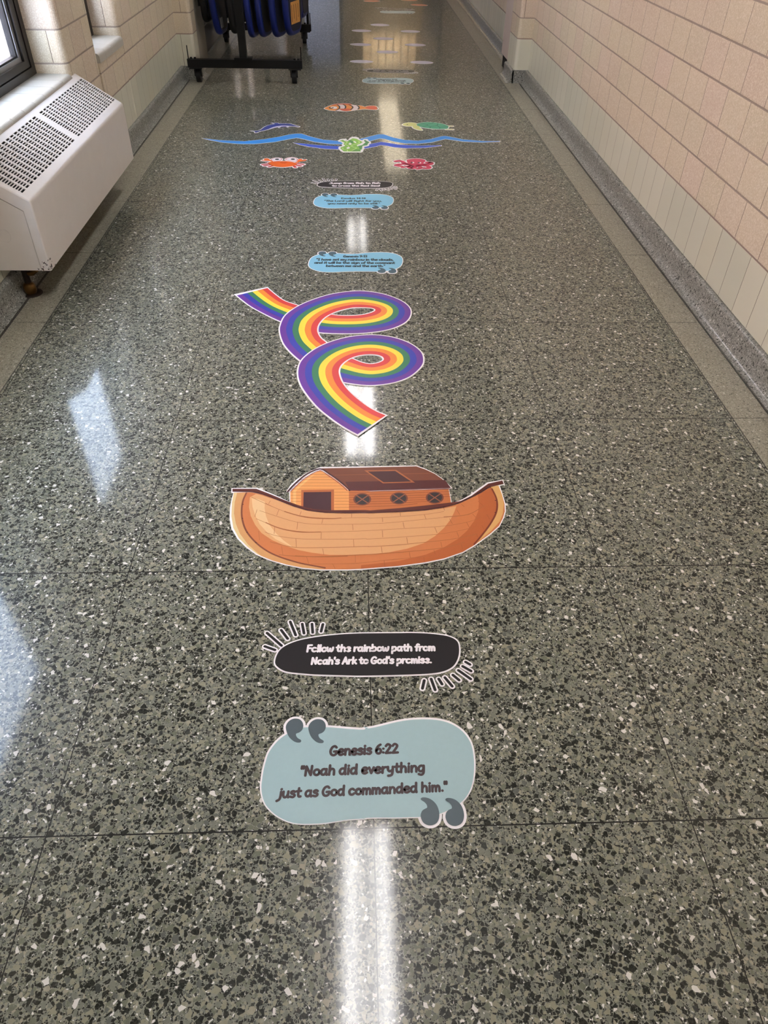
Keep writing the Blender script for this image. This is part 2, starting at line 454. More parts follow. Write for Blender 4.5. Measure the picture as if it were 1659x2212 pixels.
# left wall: piers with bullnose corners between the window openings
OPEN = [(1.25, 2.34), (3.02, 4.12), (4.63, 5.17), (9.75, 10.35), (11.05, 11.65)]
SILL, HEAD, XO, RB = 0.50, 1.80, -1.665, 0.035
b = MB()
edges = [YN] + [e for o in OPEN for e in o] + [YF]
for i in range(0, len(edges), 2):
    y0, y1 = edges[i], edges[i + 1]
    p = [(XO, y1), (XO, y0)]
    p += [(XL - RB, y0)] + roundcorner(XL - RB, y0 + RB, RB, -math.pi / 2) if i else [(XL, y0)]
    p += roundcorner(XL - RB, y1 - RB, RB, 0) if i + 2 < len(edges) else [(XL, y1)]
    b.prism(p, 2, 0, ZC, M['block'])
for y0, y1 in OPEN:
    b.box(XO, XL, y0, y1, 0, SILL, M['block']); b.box(XO, XL, y0, y1, HEAD, ZC, M['block'])
structure(b.build('wall_left')); b = MB()
b.prism([(XL, 6.98), (XL, PY_L)] + [(PX_L - 0.03, PY_L)] + roundcorner(PX_L - 0.03, PY_L + 0.03, 0.03, -math.pi / 2, 6)[1:] + [(PX_L, 6.98)], 2, 0.0942, ZC, M['block'])
structure(b.build('wall_left_pier'))
b = MB(); b.box(XO, XR + .25, YN, YF + 4, ZC, ZC + 0.1, M['ceiling']); structure(b.build('ceiling'))
b = MB(); b.box(XO, XR + .25, YN - .2, YN, 0, ZC, M['block']); structure(b.build('wall_back'))
# far end: glazed door to the left, a barred interior window onto a lit lobby to the right
b = MB()
for x0, x1, z0, z1 in ((XO, -1.10, 0, ZC), (-0.20, 0.23, 0, ZC), (-1.10, -0.20, 2.1, ZC), (0.23, 1.38, 0, 1.46), (0.23, 1.38, 2.0, ZC), (1.38, XR + .25, 0, ZC)):
    b.box(x0, x1, YF, YF + .2, z0, z1, M['block'])
b.box(0.05, XR + .25, YF + 1.8, YF + 2.0, 0, ZC, M['block']); b.box(-0.05, 0.05, YF + .2, YF + 2.0, 0, ZC, M['block'])
b.box(XR + .05, XR + .25, YF + .2, YF + 1.8, 0, ZC, M['block'])
structure(b.build('wall_far'))
b = MB(); b.box(0.23, 1.38, YF + .05, YF + .09, 1.76, 1.84, M['bronze'])
for i in range(1, 7): b.box(0.23 + i * .164 - .012, 0.23 + i * .164 + .012, YF + .05, YF + .09, 1.46, 2.0, M['bronze'])
structure(b.build('window_6'))
b = MB()
for x0, x1, z0, z1 in ((-1.10, -1.02, 0, 2.1), (-0.28, -0.20, 0, 2.1), (-1.02, -0.28, 2.02, 2.1), (-1.02, -0.28, 0.02, 0.3)):
    b.box(x0, x1, YF + .04, YF + .12, z0, z1, M['bronze'])
d1 = structure(b.build('door_1'))
b = MB(); b.box(-1.02, -0.28, YF + .075, YF + .082, 0.3, 2.02, M['glass']); b.build('pane', d1)
b = MB(); b.box(1.398, 1.436, YF - 4.6, YF - 1.0, 0.02, 2.55, M['blue_door']); d2 = structure(b.build('door_2'))
b = MB(); b.box(1.388, 1.436, YF - 0.998, YF - 0.72, 0.02, 2.65, M['yellow']); tag(b.build('door_edge', d2), 'yellow painted edge')
# door frame of the corridor doors: white jamb on the right, grey jamb on the left
b = MB(); b.box(PX_R + .004, XR, 7.165, 7.50, 0.10, 2.25, M['white_steel']); b.box(PX_R + .02, XR, 7.165, 7.50, 0.0, 0.10, M['inside'])  # dark block under the white jamb stands in for the shaded gap
structure(b.build('trim_4'))
b = MB(); b.box(XL, PX_L - .002, 6.985, 7.38, 0.0, 2.25, M['grey_steel']); structure(b.build('trim_5'))

b = MB(); b.box(XL + .004, XL + .05, 7.42, 9.3, 0.012, 2.15, M['shade_brown']); d3 = structure(b.build('shade_panel'))  # added dark panel, deepens the shade behind the chair rack
b = MB(); b.box(XL + .05, XL + .056, 7.6, 9.1, 0.03, 0.22, M['bronze']); b.build('panel_strip', d3)  # strip along the foot of the added panel
# windows
def window(n, y0, y1):
    F = MB(); x0, x1 = -1.602, -1.55; fw, fb = 0.125, 0.085; zs = 0.548; zt = HEAD
    def ring(xa, xb, ya, yb, za, zb, w, wb, mat):
        F.box(xa, xb, ya, ya + w, za, zb, mat); F.box(xa, xb, yb - w, yb, za, zb, mat)
        F.box(xa, xb, ya + w, yb - w, za, za + wb, mat); F.box(xa, xb, ya + w, yb - w, zb - wb, zb, mat)
    ring(x0, x1, y0, y1, zs, zt, 0.045, 0.034, M['bronze'])
    ring(x0, x1 - 0.012, y0 + .045, y1 - .045, zs + .034, zt - .034, 0.006, 0.005, M['gasket'])
    ring(x0, x1 - 0.004, y0 + .051, y1 - .051, zs + .039, zt - .039, 0.052, 0.03, M['bronze'])
    w = structure(F.build('window_%d' % n))
    F = MB(); ring(x0 + .005, x1 - 0.016, y0 + .103, y1 - .103, zs + .069, zt - .069, 0.028, 0.02, M['alu'])
    F.build('sash', w)
    F = MB(); ring(x0 + .004, x1 - 0.022, y0 + .131, y1 - .131, zs + .089, zt - .089, 0.010, 0.008, M['gasket']); F.build('gasket', w)
    F = MB(); F.box(-1.590, -1.584, y0 + .137, y1 - .137, zs + .094, zt - .094, M['glass']); F.build('pane', w)
    # glazed sill tiles with a bullnose front, one mesh per tile row
    F = MB(); ny = max(1, round((y1 - y0) / 0.135)); st = (y1 - y0) / ny
    for i in range(ny):
        a, c = y0 + i * st + (0.0015 if i else 0), y0 + (i + 1) * st - 0.0015
        r = 0.022; top = 0.547; p = [(-1.655, 0.501), (-1.655, top + .003)]
        p += [(XL - 0.012 + r * math.sin(t) - 0.0, top - r + r * math.cos(t)) for t in [math.pi / 2 * j / 6 for j in range(7)]]
        p += [(XL + 0.010, 0.501)]
        F.prism(p, 1, a, c, M['sill'])
    F.build('sill', w)
M['sill'] = plain('glazed_sill_tile', (186, 182, 172), 0.35, var=0.12, scale=160)
for n, (y0, y1) in enumerate(OPEN): window(n + 1, y0, y1)

# what stands outside the windows
b = MB(); b.box(-9.5, -8.5, -6, 30, -0.6, 8.3, M['brick']); structure(b.build('wall_neighbour'))
b = MB(); b.box(-9.0, XO, -6, 30, -0.8, -0.5, M['snow']); structure(b.build('ground_outside'))
b = MB(); b.box(-4, -0.05, YF + 2.8, YF + 3.2, -.5, 3.4, M['dim_outside']); structure(b.build('sky_screen'))  # unseen screen added to hide bright sky behind the glazed door

# ------------------------------------------------------------------ ceiling lights
def fixture(y0, label, dulled=False):
    tube, lens = (M['tube_dim'], M['lens_dim']) if dulled else (M['tube'], M['lens'])
    L = 1.24; e = empty('ceiling_light', (0.035, y0 + L / 2, ZC), label, 'ceiling light', 'strip lights down the middle of the ceiling')
    b = MB(); b.box(-.15, .15, -L / 2, L / 2, -0.03, 0, M['white_steel']); b.box(-.15, .15, -L / 2, -L / 2 + .015, -.085, -.03, M['white_steel']); b.box(-.15, .15, L / 2 - .015, L / 2, -.085, -.03, M['white_steel'])
    b.build('housing', e)
    for x in (-0.088, 0.088):
        b = MB(); b.tube([(x, -L / 2 + .02, -.062), (x, L / 2 - .02, -.062)], 0.019, tube, 16); b.build('tube', e)
    b = MB(); b.box(-.135, .135, -L / 2 + .015, L / 2 - .015, -0.034, -0.031, lens); b.build('reflector', e)
for y0, lab in ((-3.0, 'strip light on the ceiling well behind the camera'), (0.58, 'strip light on the ceiling over the nearest floor sticker'), (5.14, 'strip light on the ceiling over the second radiator-side window'),
                (9.72, 'strip light on the ceiling beyond the chair rack')):
    fixture(y0, lab, y0 > 9 or y0 < 0)
for y, lab in ((14.2, 'warm panel light on the ceiling far down the corridor, nearest of the warm ones'), (15.9, 'warm panel light on the ceiling far down the corridor, middle of the warm ones'), (17.6, 'warm panel light on the ceiling just before the far end wall'), (YF + 1.0, 'warm panel light on the ceiling of the lobby past the far end wall')):
    e = empty('ceiling_panel', (0.76, y, ZC), lab, 'ceiling light', 'warm panel lights at the far end')
    b = MB(); b.box(-.25, .25, -.78, .78, -.04, 0, M['white_steel']); b.build('housing', e)
    b = MB(); b.box(-.20, .20, -.74, .74, -.046, -.04, M['warm_bright'] if y > YF else M['warm']); b.build('lens', e)

# ------------------------------------------------------------------ radiator cabinet
def radiator():
    Y0, Y1 = 2.762, 4.205; ZB, ZF, ZW = 0.140, 0.402, 0.535
    D = 0.207; T = 0.012; RIM = 0.0125
    e = empty('radiator_cabinet', (XL, Y0, ZB), 'cream steel radiator cabinet with sloping slotted top under the window', 'radiator')
    L = Y1 - Y0; hf, hw = ZF - ZB, ZW - ZB
    def toprof(r):
        """front face, rounded front top edge, sloping top"""
        sl = math.atan2(hw - hf, D); p = [(D, 0.0)]
        a0, a1 = 0.0, math.pi / 2 - sl
        # circle tangent to the front face and to the slope
        q = r * math.tan(a1 / 2)
        cx, cz = D - r, hf - q
        for i in range(7):
            t = a1 * i / 6; p.append((cx + r * math.cos(t), cz + r * math.sin(t)))
        return p, sl
    pr, sl = toprof(0.020)
    # shell: front sheet, sloping top frame, end caps
    S = MB()
    sx = -math.sin(sl) ; top = pr[-1]
    up = Vector((-math.cos(sl), math.sin(sl)))              # up the slope towards the wall
    Ls = (Vector((0, hw)) - Vector(top)).length
    front = pr + [(top[0] + up.x * 0.018, top[1] + up.y * 0.018)]
    back = [(x - T * (1 if z < hf - .03 else .8), z - (0 if z < hf - .03 else T * .7)) for x, z in front[::-1]]
    S.prism(front + back, 1, RIM, L - RIM, M['radiator'], False)
    S.build('front_panel', e)
    G = MB()
    def on(s, d=0.0): return (top[0] + up.x * s - up.y * d * -1 * 0, top[1] + up.y * s)
    nrm = Vector((up.y, -up.x))                              # outward normal of the slope
    def slab(s0, s1, y0, y1, th=0.004):
        q = []
        for s in (s0, s1):
            for d in (0, -th):
                q.append((top[0] + up.x * s + nrm.x * d, top[1] + up.y * s + nrm.y * d))
        vs = [(q[i][0], y, q[i][1]) for y in (y0, y1) for i in (0, 1, 3, 2)]
        G.add(vs, [(0, 1, 2, 3), (4, 7, 6, 5), (0, 4, 5, 1), (1, 5, 6, 2), (2, 6, 7, 3), (3, 7, 4, 0)], M['radiator'])
    s_lo, s_hi = 0.028, 0.028 + 0.171
    slab(0.0175, s_lo, RIM, L - RIM); slab(s_hi, Ls, RIM, L - RIM)
    pan = [(0.030, 0.706), (0.764, 1.426 - 0.002)]
    slab(s_lo, s_hi, RIM, pan[0][0]); slab(s_lo, s_hi, pan[0][1], pan[1][0]); slab(s_lo, s_hi, pan[1][1], L - RIM)
    for y0, y1 in pan:
        nr, nc = 15, 18; pr_ = (y1 - y0) / nr; pc = (s_hi - s_lo) / nc
        gy, gs = 0.29 * pr_, 0.36 * pc
        for i in range(1, nr): slab(s_lo, s_hi, y0 + i * pr_ - gy / 2, y0 + i * pr_ + gy / 2)
        for j in range(1, nc): slab(s_lo + j * pc - gs / 2, s_lo + j * pc + gs / 2, y0, y1, 0.0036)
    G.build('top_grille', e)
    for y, sgn, nm in ((0.0, -1, 'near'), (L, 1, 'far')):
        E_ = MB(); prof = pr + [(0.0, hw), (0.0, 0.0)]
        ya, yb = (y + 0.0005, y + 0.012) if sgn < 0 else (y - 0.012, y - 0.0005)
        # rim that wraps round the end, then a plate set back inside it
        inner = [(D - 0.036, 0.0), (D - 0.036, hf - 0.034), (0.0, hf - 0.034 + (D - 0.036) * math.tan(sl))]
        full = pr + [(0.0, hw), (0.0, 0.0)]; n = len(pr) + 1
        steps = [(0.0, -.0045), (.0012, -.0022), (.003, -.0007), (.0055, 0.0), (RIM, 0.0)]
        ye = 0.0 if sgn < 0 else L
        loops = []
        for off, ins_ in steps:
            q = full if ins_ == 0 else outset(full, ins_)
            if area(full) < 0 and ins_ != 0: q = q[::-1]
            q = [(max(0.0, x), z) for x, z in q]
            q[0] = (q[0][0], 0.0); q[len(pr)] = (0.0, q[len(pr)][1])
            loops.append([(x, ye - sgn * off, z) for x, z in q[:n]])
        vs = [v for l in loops for v in l]
        E_.add(vs, [(i * n + j, i * n + j + 1, (i + 1) * n + j + 1, (i + 1) * n + j) for i in range(len(steps) - 1) for j in range(n - 1)], M['radiator'], True)
        capo = [(x, z) for x, y_, z in loops[0]] + inner[::-1]
        tri = tessellate_polygon([[Vector((p[0], p[1], 0)) for p in capo]])
        E_.add([(x, ye, z) for x, z in capo], [tuple(t_) for t_ in tri], M['radiator'])
        E_.add([(x, ye, z) for x, z in inner] + [(x, ye - sgn * RIM, z) for x, z in inner], [(0, 1, 4, 3), (1, 2, 5, 4)], M['radiator'])
        E_.build('end_rim', e)
        E_ = MB(); ins = [(0.0, 0.0), (D - 0.0385, 0.0), (D - 0.0385, hf - 0.0365), (0.0, hf - 0.0365 + (D - 0.0385) * math.tan(sl))]
        E_.prism(ins, 1, ya + 0.002, yb, M['radiator'])
        if sgn < 0:      # round knock-out pressed into the plate
            c = (0.072, 0.135); r = 0.021
            ring = [(c[0] + r * math.cos(t), ya + 0.002, c[1] + r * 1.15 * math.sin(t)) for t in [2 * math.pi * i / 28 for i in range(29)]]
            E_.tube(ring, 0.0008, M['radiator'], 6, False)
        E_.build('end_plate', e)
    B = MB(); B.box(0.0005, 0.003, 0.014, L - 0.014, 0.01, hw - 0.012, M['inside']); B.prism([(0.003, 0.02), (D - 0.02, 0.02), (D - 0.02, hf - 0.045), (0.003, hw - 0.035)], 1, 0.014, L - 0.014, M['inside'])
    B.build('dark_liner', e)  # dark back sheet and liner put in so the slots look shaded
    return e
radiator()
e = empty('heating_pipe', (-1.335, 2.86, 0), 'tarnished brass pipe collar rising from the floor under the radiator', 'pipe')
b = MB(); b.tube([(0, 0, 0.001), (0, 0, 0.138)], 0.013, M['iron'], 14); b.build('pipe', e)
b = MB(); b.tube([(0, 0, 0.004), (0, 0, 0.012), (0, 0, 0.034), (0, 0, 0.044), (0, 0, 0.048)], [0.021, 0.025, 0.025, 0.020, 0.014], M['brass'], 18); b.build('collar', e)
b = MB(); b.tube([(0, 0, 0.0005), (0, 0, 0.0035), (0, 0, 0.005)], [0.045, 0.044, 0.03], M['iron'], 24); b.build('floor_flange', e)
b = MB(); b.tube([(0.012, 0, 0.085), (0.03, 0, 0.09), (0.05, 0, 0.10)], [0.010, 0.013, 0.009], M['brass'], 12); b.build('valve', e)

# ------------------------------------------------------------------ chair rack with hanging chairs
def rack():
    yn, yf, xa, xb = 6.685, 8.40, -1.31, -0.405; xc = -0.866
    e = empty('chair_rack', (xc, (yn + yf) / 2, 0), 'black steel rolling rack with chairs hanging from it beside the left pilaster', 'rack')
    oy = -(yn + yf) / 2
    for y in (yn, yf):
        b = MB(); b.box(xa - xc, xb - xc, y + oy - .025, y + oy + .025, 0.108, 0.165, M['black_steel'])
        for x in (xa + .06, xb - .06): b.box(x - xc - .05, x - xc + .05, y + oy - .035, y + oy + .035, 00.1, .1085, M['black_steel'])
        for x in (xa + .03, xa + .06, xc - .04, xc + .04, xb - .06, xb - .03): b.tube([(x - xc, y + oy, .164), (x - xc, y + oy, .176)], .009, M['black_steel'], 8)
        b.build('base_beam', e)
        for x in (xa + .008, xb - .008):
            b = MB(); b.tube([(x - xc, y + oy, .163), (x - xc, y + oy, .255)], .004, M['black_steel'], 8); b.build('end_pin', e)
        for x in (xa + .07, xb - .07):
            b = MB(); cy = y + oy + .02; cx = x - xc
            b.tube([(cx - .018, cy, .0485), (cx + .018, cy, .0485)], .0478, M['rubber'], 24)
            w = b.build('caster', e)
            b = MB(); b.box(cx - .029, cx - .022, cy - .024, cy + .018, .045, .104, M['black_steel']); b.box(cx + .022, cx + .029, cy - .024, cy + .018, .045, .104, M['black_steel'])
            b.box(cx - .029, cx + .029, cy - .03, cy + .024, .097, .106, M['black_steel']); b.tube([(cx - .03, cy, .0465), (cx + .03, cy, .0465)], .008, M['black_steel'], 10)
            b.build('fork', w)
        b = MB(); b.box(-.028, .028, y + oy - .028, y + oy + .028, .165, 1.36, M['black_steel']); b.build('post', e)
        b = MB()
        b.box(-.07, .07, y + oy - .04, y + oy + .04, .165, .18, M['black_steel']); b.build('post_foot', e)
    b = MB(); b.box(-.025, .025, yn + oy, yf + oy, 1.31, 1.36, M['black_steel']); b.build('top_rail', e)
    for y in (7.16, 8.02):
        b = MB(); b.tube([(xa - xc + .02, y + oy, 1.30), (xb - xc - .02, y + oy, 1.30)], .014, M['black_steel'], 12); b.build('hanging_bar', e)
    b = MB(); b.tube([(xb - xc - .03, yf + oy, .165), (xb - xc - .03, yf + oy, 1.29)], .013, M['black_steel'], 10); b.build('side_rod', e)
rack()
def rounded_slab(mb, outline, t, r, mat):
    """outline in (y,z), thickness t along x, soft edges"""
    if area(outline) < 0: outline = outline[::-1]
    rings = []
    for a in [math.pi * j / 8 for j in range(9)]:
        rings.append((-t / 2 * math.cos(a), outset(outline, -r * (1 - math.sin(a)))))
    n = len(outline); vs = [(x, p[0], p[1]) for x, o in rings for p in o]
    fs = [(i * n + j, i * n + (j + 1) % n, (i + 1) * n + (j + 1) % n, (i + 1) * n + j) for i in range(8) for j in range(n)]
    mb.add(vs, fs, mat, True)
    tri = tessellate_polygon([[Vector((p[0], p[1], 0)) for p in rings[0][1]]])
    mb.add(vs, [tuple(t_) for t_ in tri] + [tuple(i + 8 * n for i in t_) for t_ in tri], mat)
def chair_outline(w, z0, z1):
    pts = [(-w * .30, z0 + .015), (0, z0), (w * .30, z0 + .015), (w * .44, z0 + .10), (w * .5, z0 + .26), (w * .48, z0 + .6), (w * .44, z1 - .10), (w * .3, z1), (-w * .3, z1), (-w * .44, z1 - .10), (-w * .48, z0 + .6), (-w * .5, z0 + .26), (-w * .44, z0 + .10)]
    return catmull(pts, True, 4)
def chair(x, y, zb, dark, face, label, tilt, turn):
    top = 1.27
    e = empty('folding_chair', (x, y, zb), label, 'chair', 'folded chairs hanging on the rack')
    h = top - zb
    e.rotation_euler = (0, tilt, math.radians(turn))
    b = MB(); rounded_slab(b, chair_outline(0.34, 0, h - .06), 0.048, 0.018, M['chair_black'] if dark else M['chair_blue']); b.build('shell', e)
    b = MB(); o = outset(chair_outline(0.34, 0.0, h * .55), -0.035)
    b.prism(o, 0, 0.020, 0.027, M['chair_black'] if face == 0 else M['chair_navy']); b.build('seat_panel', e)
    if face == 2:
        b = MB(); b.box(0.027, 0.0285, -.10, .085, .085, .235, M['label_orange'])
        for k in range(4): b.box(0.0285, 0.029, -.085 + k * .044, -.079 + k * .044, .10 + .02 * (k % 2), .215, M['label_dark'])
        tag(b.build('warning_label', e), 'orange label with dark lines')
    elif face == 1:
        b = MB(); b.box(0.027, 0.0285, .02, .10, .15, .30, M['label_orange']); tag(b.build('warning_label', e), 'narrow orange label')
    elif face == 3:
        b = MB(); b.box(0.027, 0.0285, -.09, -.02, .05, .12, M['label_grey']); tag(b.build('warning_label', e), 'grey label')
    b = MB(); b.tube([(0, -.02, h - .08), (0, -.02, h - .01), (0.0, .0, h + .045), (0, .03, h + .04), (0, .035, h + .01)], .006, M['black_steel'], 8); b.build('hook', e)
    for s in (-1, 1):
        b = MB(); b.tube([(-.034, s * .135, h - .12), (-.036, s * .14, h * .5), (-.034, s * .12, .12)], .010, M['black_steel'], 10); b.build('leg', e)
CH = [(-1.185, .345, True, 3, 'black folded chair hanging at the left end of the rack, by the pilaster', .02),
      (-1.085, .262, False, 3, 'blue folded chair with grey tag, second from the pilaster on the rack', -.06),
      (-0.960, .270, True, 0, 'black folded chair hanging just left of the rack post', .0),
      (-0.815, .245, False, 0, 'dark blue folded chair hanging just right of the rack post', -.02),
      (-0.722, .250, False, 0, 'blue folded chair with plain dark seat, third from the right on the near bar', .0),
      (-0.605, .250, False, 1, 'blue folded chair with narrow orange label high on its seat', .0),
      (-0.492, .262, False, 2, 'blue folded chair with a big orange lined label near its foot', .0)]
for (x, zb, dk, fc, lab, tl), tn in zip(CH, (-4, -8, -8, -10, -14, -17, -19)): chair(x, 7.16, zb, dk, fc, lab, tl, tn)
chair(-0.455, 8.02, .27, False, 1, 'blue folded chair hanging alone on the far bar by the side rod', .0, -10)

# ------------------------------------------------------------------ lettering: a round-ended hand-drawn alphabet
def S(*p): return catmull(list(p), False, 5)
def ring(cx, cy, rx, ry): return [(cx + rx * math.cos(2 * math.pi * i / 20), cy + ry * math.sin(2 * math.pi * i / 20)) for i in range(21)]
BOWL_A = S((.5, .46), (.38, .62), (.18, .58), (.06, .34), (.14, .07), (.32, .03), (.46, .2), (.5, .4))
BOWL_B = S((.09, .2), (.1, .42), (.24, .61), (.44, .58), (.53, .33), (.43, .07), (.22, .02), (.09, .16))
ARCH = S((.09, .3), (.22, .58), (.4, .6), (.49, .42), (.5, 0))
SS = S((.43, .55), (.28, .64), (.11, .54), (.15, .39), (.34, .31), (.43, .16), (.29, .0), (.06, .06))
GL = {
 'a': ([BOWL_A, [(.51, .62), (.49, .3), (.56, 0)]], .68), 'b': ([[(.11, 1), (.09, .02)], BOWL_B], .64),
 'c': ([S((.47, .52), (.34, .63), (.14, .54), (.06, .3), (.17, .05), (.36, .02), (.49, .13))], .58),
 'd': ([BOWL_A, [(.53, 1), (.51, .3), (.55, 0)]], .68),
 'e': ([S((.08, .31), (.34, .34), (.48, .44), (.42, .6), (.22, .62), (.07, .38), (.12, .1), (.3, .0), (.49, .1))], .6),
 'f': ([S((.46, .92), (.34, 1.0), (.22, .86), (.2, .45), (.18, 0)), [(.04, .58), (.4, .61)]], .46),
 'g': ([BOWL_A, S((.51, .62), (.51, .2), (.47, -.18), (.3, -.34), (.08, -.27))], .66),
 'h': ([[(.11, 1), (.09, 0)], ARCH], .64), 'i': ([[(.12, .62), (.11, 0)], [(.12, .88), (.14, .9)]], .28),
 'j': ([S((.28, .62), (.27, .15), (.2, -.18), (-.02, -.34)), [(.29, .88), (.31, .9)]], .42),
 'k': ([[(.11, 1), (.09, 0)], [(.46, .6), (.12, .27)], [(.22, .36), (.5, 0)]], .56), 'l': ([[(.12, 1), (.1, 0)]], .26),
 'm': ([[(.09, .62), (.09, 0)], S((.09, .3), (.2, .57), (.33, .58), (.4, .4), (.4, 0)), S((.4, .3), (.51, .57), (.64, .58), (.71, .4), (.72, 0))], .86),
 'n': ([[(.09, .62), (.09, 0)], ARCH], .64), 'o': ([ring(.3, .31, .235, .295)], .62),
 'p': ([[(.1, .62), (.08, -.36)], BOWL_B], .64), 'r': ([[(.1, .62), (.09, 0)], S((.1, .3), (.22, .56), (.42, .6))], .48),
 's': ([SS], .54), 't': ([S((.23, .92), (.2, .3), (.27, .04), (.42, .04)), [(.03, .6), (.42, .63)]], .5),
 'u': ([S((.08, .62), (.08, .25), (.2, .02), (.38, .08), (.48, .32)), [(.5, .62), (.49, .2), (.54, 0)]], .66),
 'v': ([[(.06, .62), (.25, .02), (.46, .62)]], .54), 'w': ([S((.06, .62), (.1, .2), (.22, .02), (.36, .2), (.39, .45)), S((.39, .45), (.42, .15), (.55, .02), (.68, .22), (.72, .62))], .8),
 'x': ([[(.08, .62), (.46, 0)], [(.46, .62), (.06, 0)]], .54),
 'y': ([S((.08, .62), (.1, .3), (.24, .14), (.42, .24)), S((.51, .62), (.49, .1), (.4, -.26), (.12, -.33))], .64),
 'G': ([S((.6, .84), (.44, .99), (.2, .86), (.06, .46), (.16, .1), (.38, 0), (.58, .12), (.63, .4)), [(.64, .42), (.4, .4)]], .76),
 'N': ([[(.08, 0), (.11, .97)], [(.11, .97), (.54, .04)], [(.54, .04), (.59, 1)]], .74),
 'A': ([[(.05, 0), (.36, 1), (.6, 0)], [(.15, .33), (.52, .35)]], .7), 'F': ([[(.1, 0), (.12, .98), (.54, 1)], [(.12, .5), (.46, .53)]], .58),
 'J': ([S((.5, 1), (.49, .3), (.34, .0), (.08, .12)), [(.22, 1), (.6, 1)]], .66), 'L': ([[(.1, 1), (.1, .03), (.52, 0)]], .58),
 'R': ([[(.1, 0), (.1, .97)], S((.1, .97), (.42, .98), (.54, .76), (.4, .53), (.12, .48)), [(.28, .48), (.58, 0)]], .68),
 'P': ([[(.1, 0), (.1, .97)], S((.1, .97), (.42, .98), (.54, .76), (.4, .53), (.12, .48))], .62),
 'S': ([[(x * 1.15, y * 1.55) for x, y in SS]], .62), 'C': ([S((.58, .84), (.44, .99), (.2, .86), (.06, .46), (.16, .1), (.38, 0), (.58, .14))], .68),
 'I': ([[(.28, 1), (.28, 0)], [(.1, 1), (.46, 1)], [(.1, 0), (.46, 0)]], .58), 'E': ([[(.54, 1), (.1, .98), (.1, .02), (.54, 0)], [(.1, .5), (.46, .52)]], .62),
 'T': ([[(.04, .98), (.64, 1)], [(.35, 1), (.33, 0)]], .66),
 '1': ([[(.08, .8), (.28, 1), (.27, 0)]], .42), '2': ([S((.08, .8), (.26, 1), (.48, .86), (.44, .6), (.1, .05)), [(.09, .03), (.56, .05)]], .64),
 '3': ([S((.08, .9), (.3, 1), (.48, .82), (.36, .58), (.22, .53), (.42, .47), (.52, .25), (.36, .02), (.08, .1))], .6),
 '4': ([[(.44, 0), (.46, 1), (.06, .34), (.6, .36)]], .66), '6': ([S((.46, .98), (.22, .78), (.07, .38), (.16, .06), (.38, .02), (.52, .24), (.42, .5), (.22, .5), (.1, .32))], .62),
 '9': ([S((.12, .02), (.34, .22), (.5, .62), (.42, .94), (.2, .98), (.06, .76), (.16, .5), (.36, .5), (.48, .68))], .6),
 ':': ([[(.12, .1), (.13, .1)], [(.12, .52), (.13, .52)]], .28), '.': ([[(.12, .04), (.13, .04)]], .26), ',': ([[(.14, .05), (.08, -.14)]], .26),
 "'": ([[(.12, 1), (.1, .76)]], .22), '"': ([[(.1, 1), (.09, .76)], [(.26, 1), (.25, .76)]], .38), '!': ([[(.14, 1), (.12, .34)], [(.11, .04), (.12, .04)]], .28), ' ': ([], .3)}
def text_line(parent, text, a, e, cap, z, mat, weight=0.185, slant=0.06):
    """text from baseline point a to point e (metres, local), cap height in metres"""
    adv = sum(GL[c][1] for c in text); dx, dy = e[0] - a[0], e[1] - a[1]; L = math.hypot(dx, dy); ux, uy = dx / L, dy / L
    sx = L / adv; b = MB(); x = 0.0
    for c in text:
        st, w = GL[c]
        for s_ in st:
            p = [((x + px + slant * py) * sx, py * cap) for px, py in s_]
            draw(b, [(a[0] + q[0] * ux - q[1] * uy, a[1] + q[0] * uy + q[1] * ux) for q in p], weight * min(cap, sx * 1.35), z, mat)
        x += w
    return b.build('text_line', parent)

# ------------------------------------------------------------------ floor stickers
Z1, Z2, Z3, Z4 = 0.0008, 0.0011, 0.0014, 0.0017
WHITE = (252, 250, 253)
def sticker(name, c, label, cat='floor sticker', group=None):
    return empty(name, (c[0], c[1], 0), label, cat, group)
def part(name, parent, pieces, label=None):
    """pieces: (outline, z, rgb, [thickness])"""
    b = MB()
    for i, p in enumerate(pieces):
        b.flat(p[0], p[1] + i * 8e-6, ink(p[2]), thick=p[3] if len(p) > 3 else 0)
    return tag(b.build(name, parent), label)
def to_line(c, px): q = fl(*px); return (q[0] - c[0], q[1] - c[1])

# verse bubble: shape taken once, used for every bubble
BC = fl(795, 1667)
body = crop(540, 1530, 6.38, [(480, 345), (380, 420), (300, 510), (235, 610), (195, 730), (165, 850), (145, 980), (135, 1090), (150, 1210), (190, 1320), (250, 1400), (340, 1480), (450, 1545), (570, 1590), (700, 1608), (850, 1608), (1000, 1600), (1150, 1580), (1300, 1557), (1450, 1542), (1600, 1534)], BC)
body += crop(780, 1530, 6.144, [(100, 1468), (400, 1465), (770, 1458), (960, 1440), (1120, 1388), (1250, 1320), (1340, 1260), (1420, 1170), (1480, 1050), (1512, 900), (1520, 740), (1508, 600), (1480, 470), (1420, 360), (1330, 265), (1200, 185), (1050, 140), (900, 125), (750, 125), (600, 137), (450, 163), (300, 200), (150, 235), (20, 256)], BC)
body += crop(540, 1530, 6.38, [(1590, 268), (1500, 268), (1350, 258), (1200, 245), (1070, 237), (900, 238), (760, 238), (620, 268)], BC)
BODY = catmull(body, True, 3)
def mark(ox, oy, s, pts): return catmull(crop(ox, oy, s, pts, BC), True, 3)
_o = [(495, 275), (505, 225), (540, 180), (590, 152), (640, 147), (690, 160), (725, 200), (735, 250), (722, 298), (685, 335), (637, 355), (640, 390), (665, 420), (700, 440), (706, 460), (690, 476), (640, 475), (590, 450), (540, 400), (510, 340)]
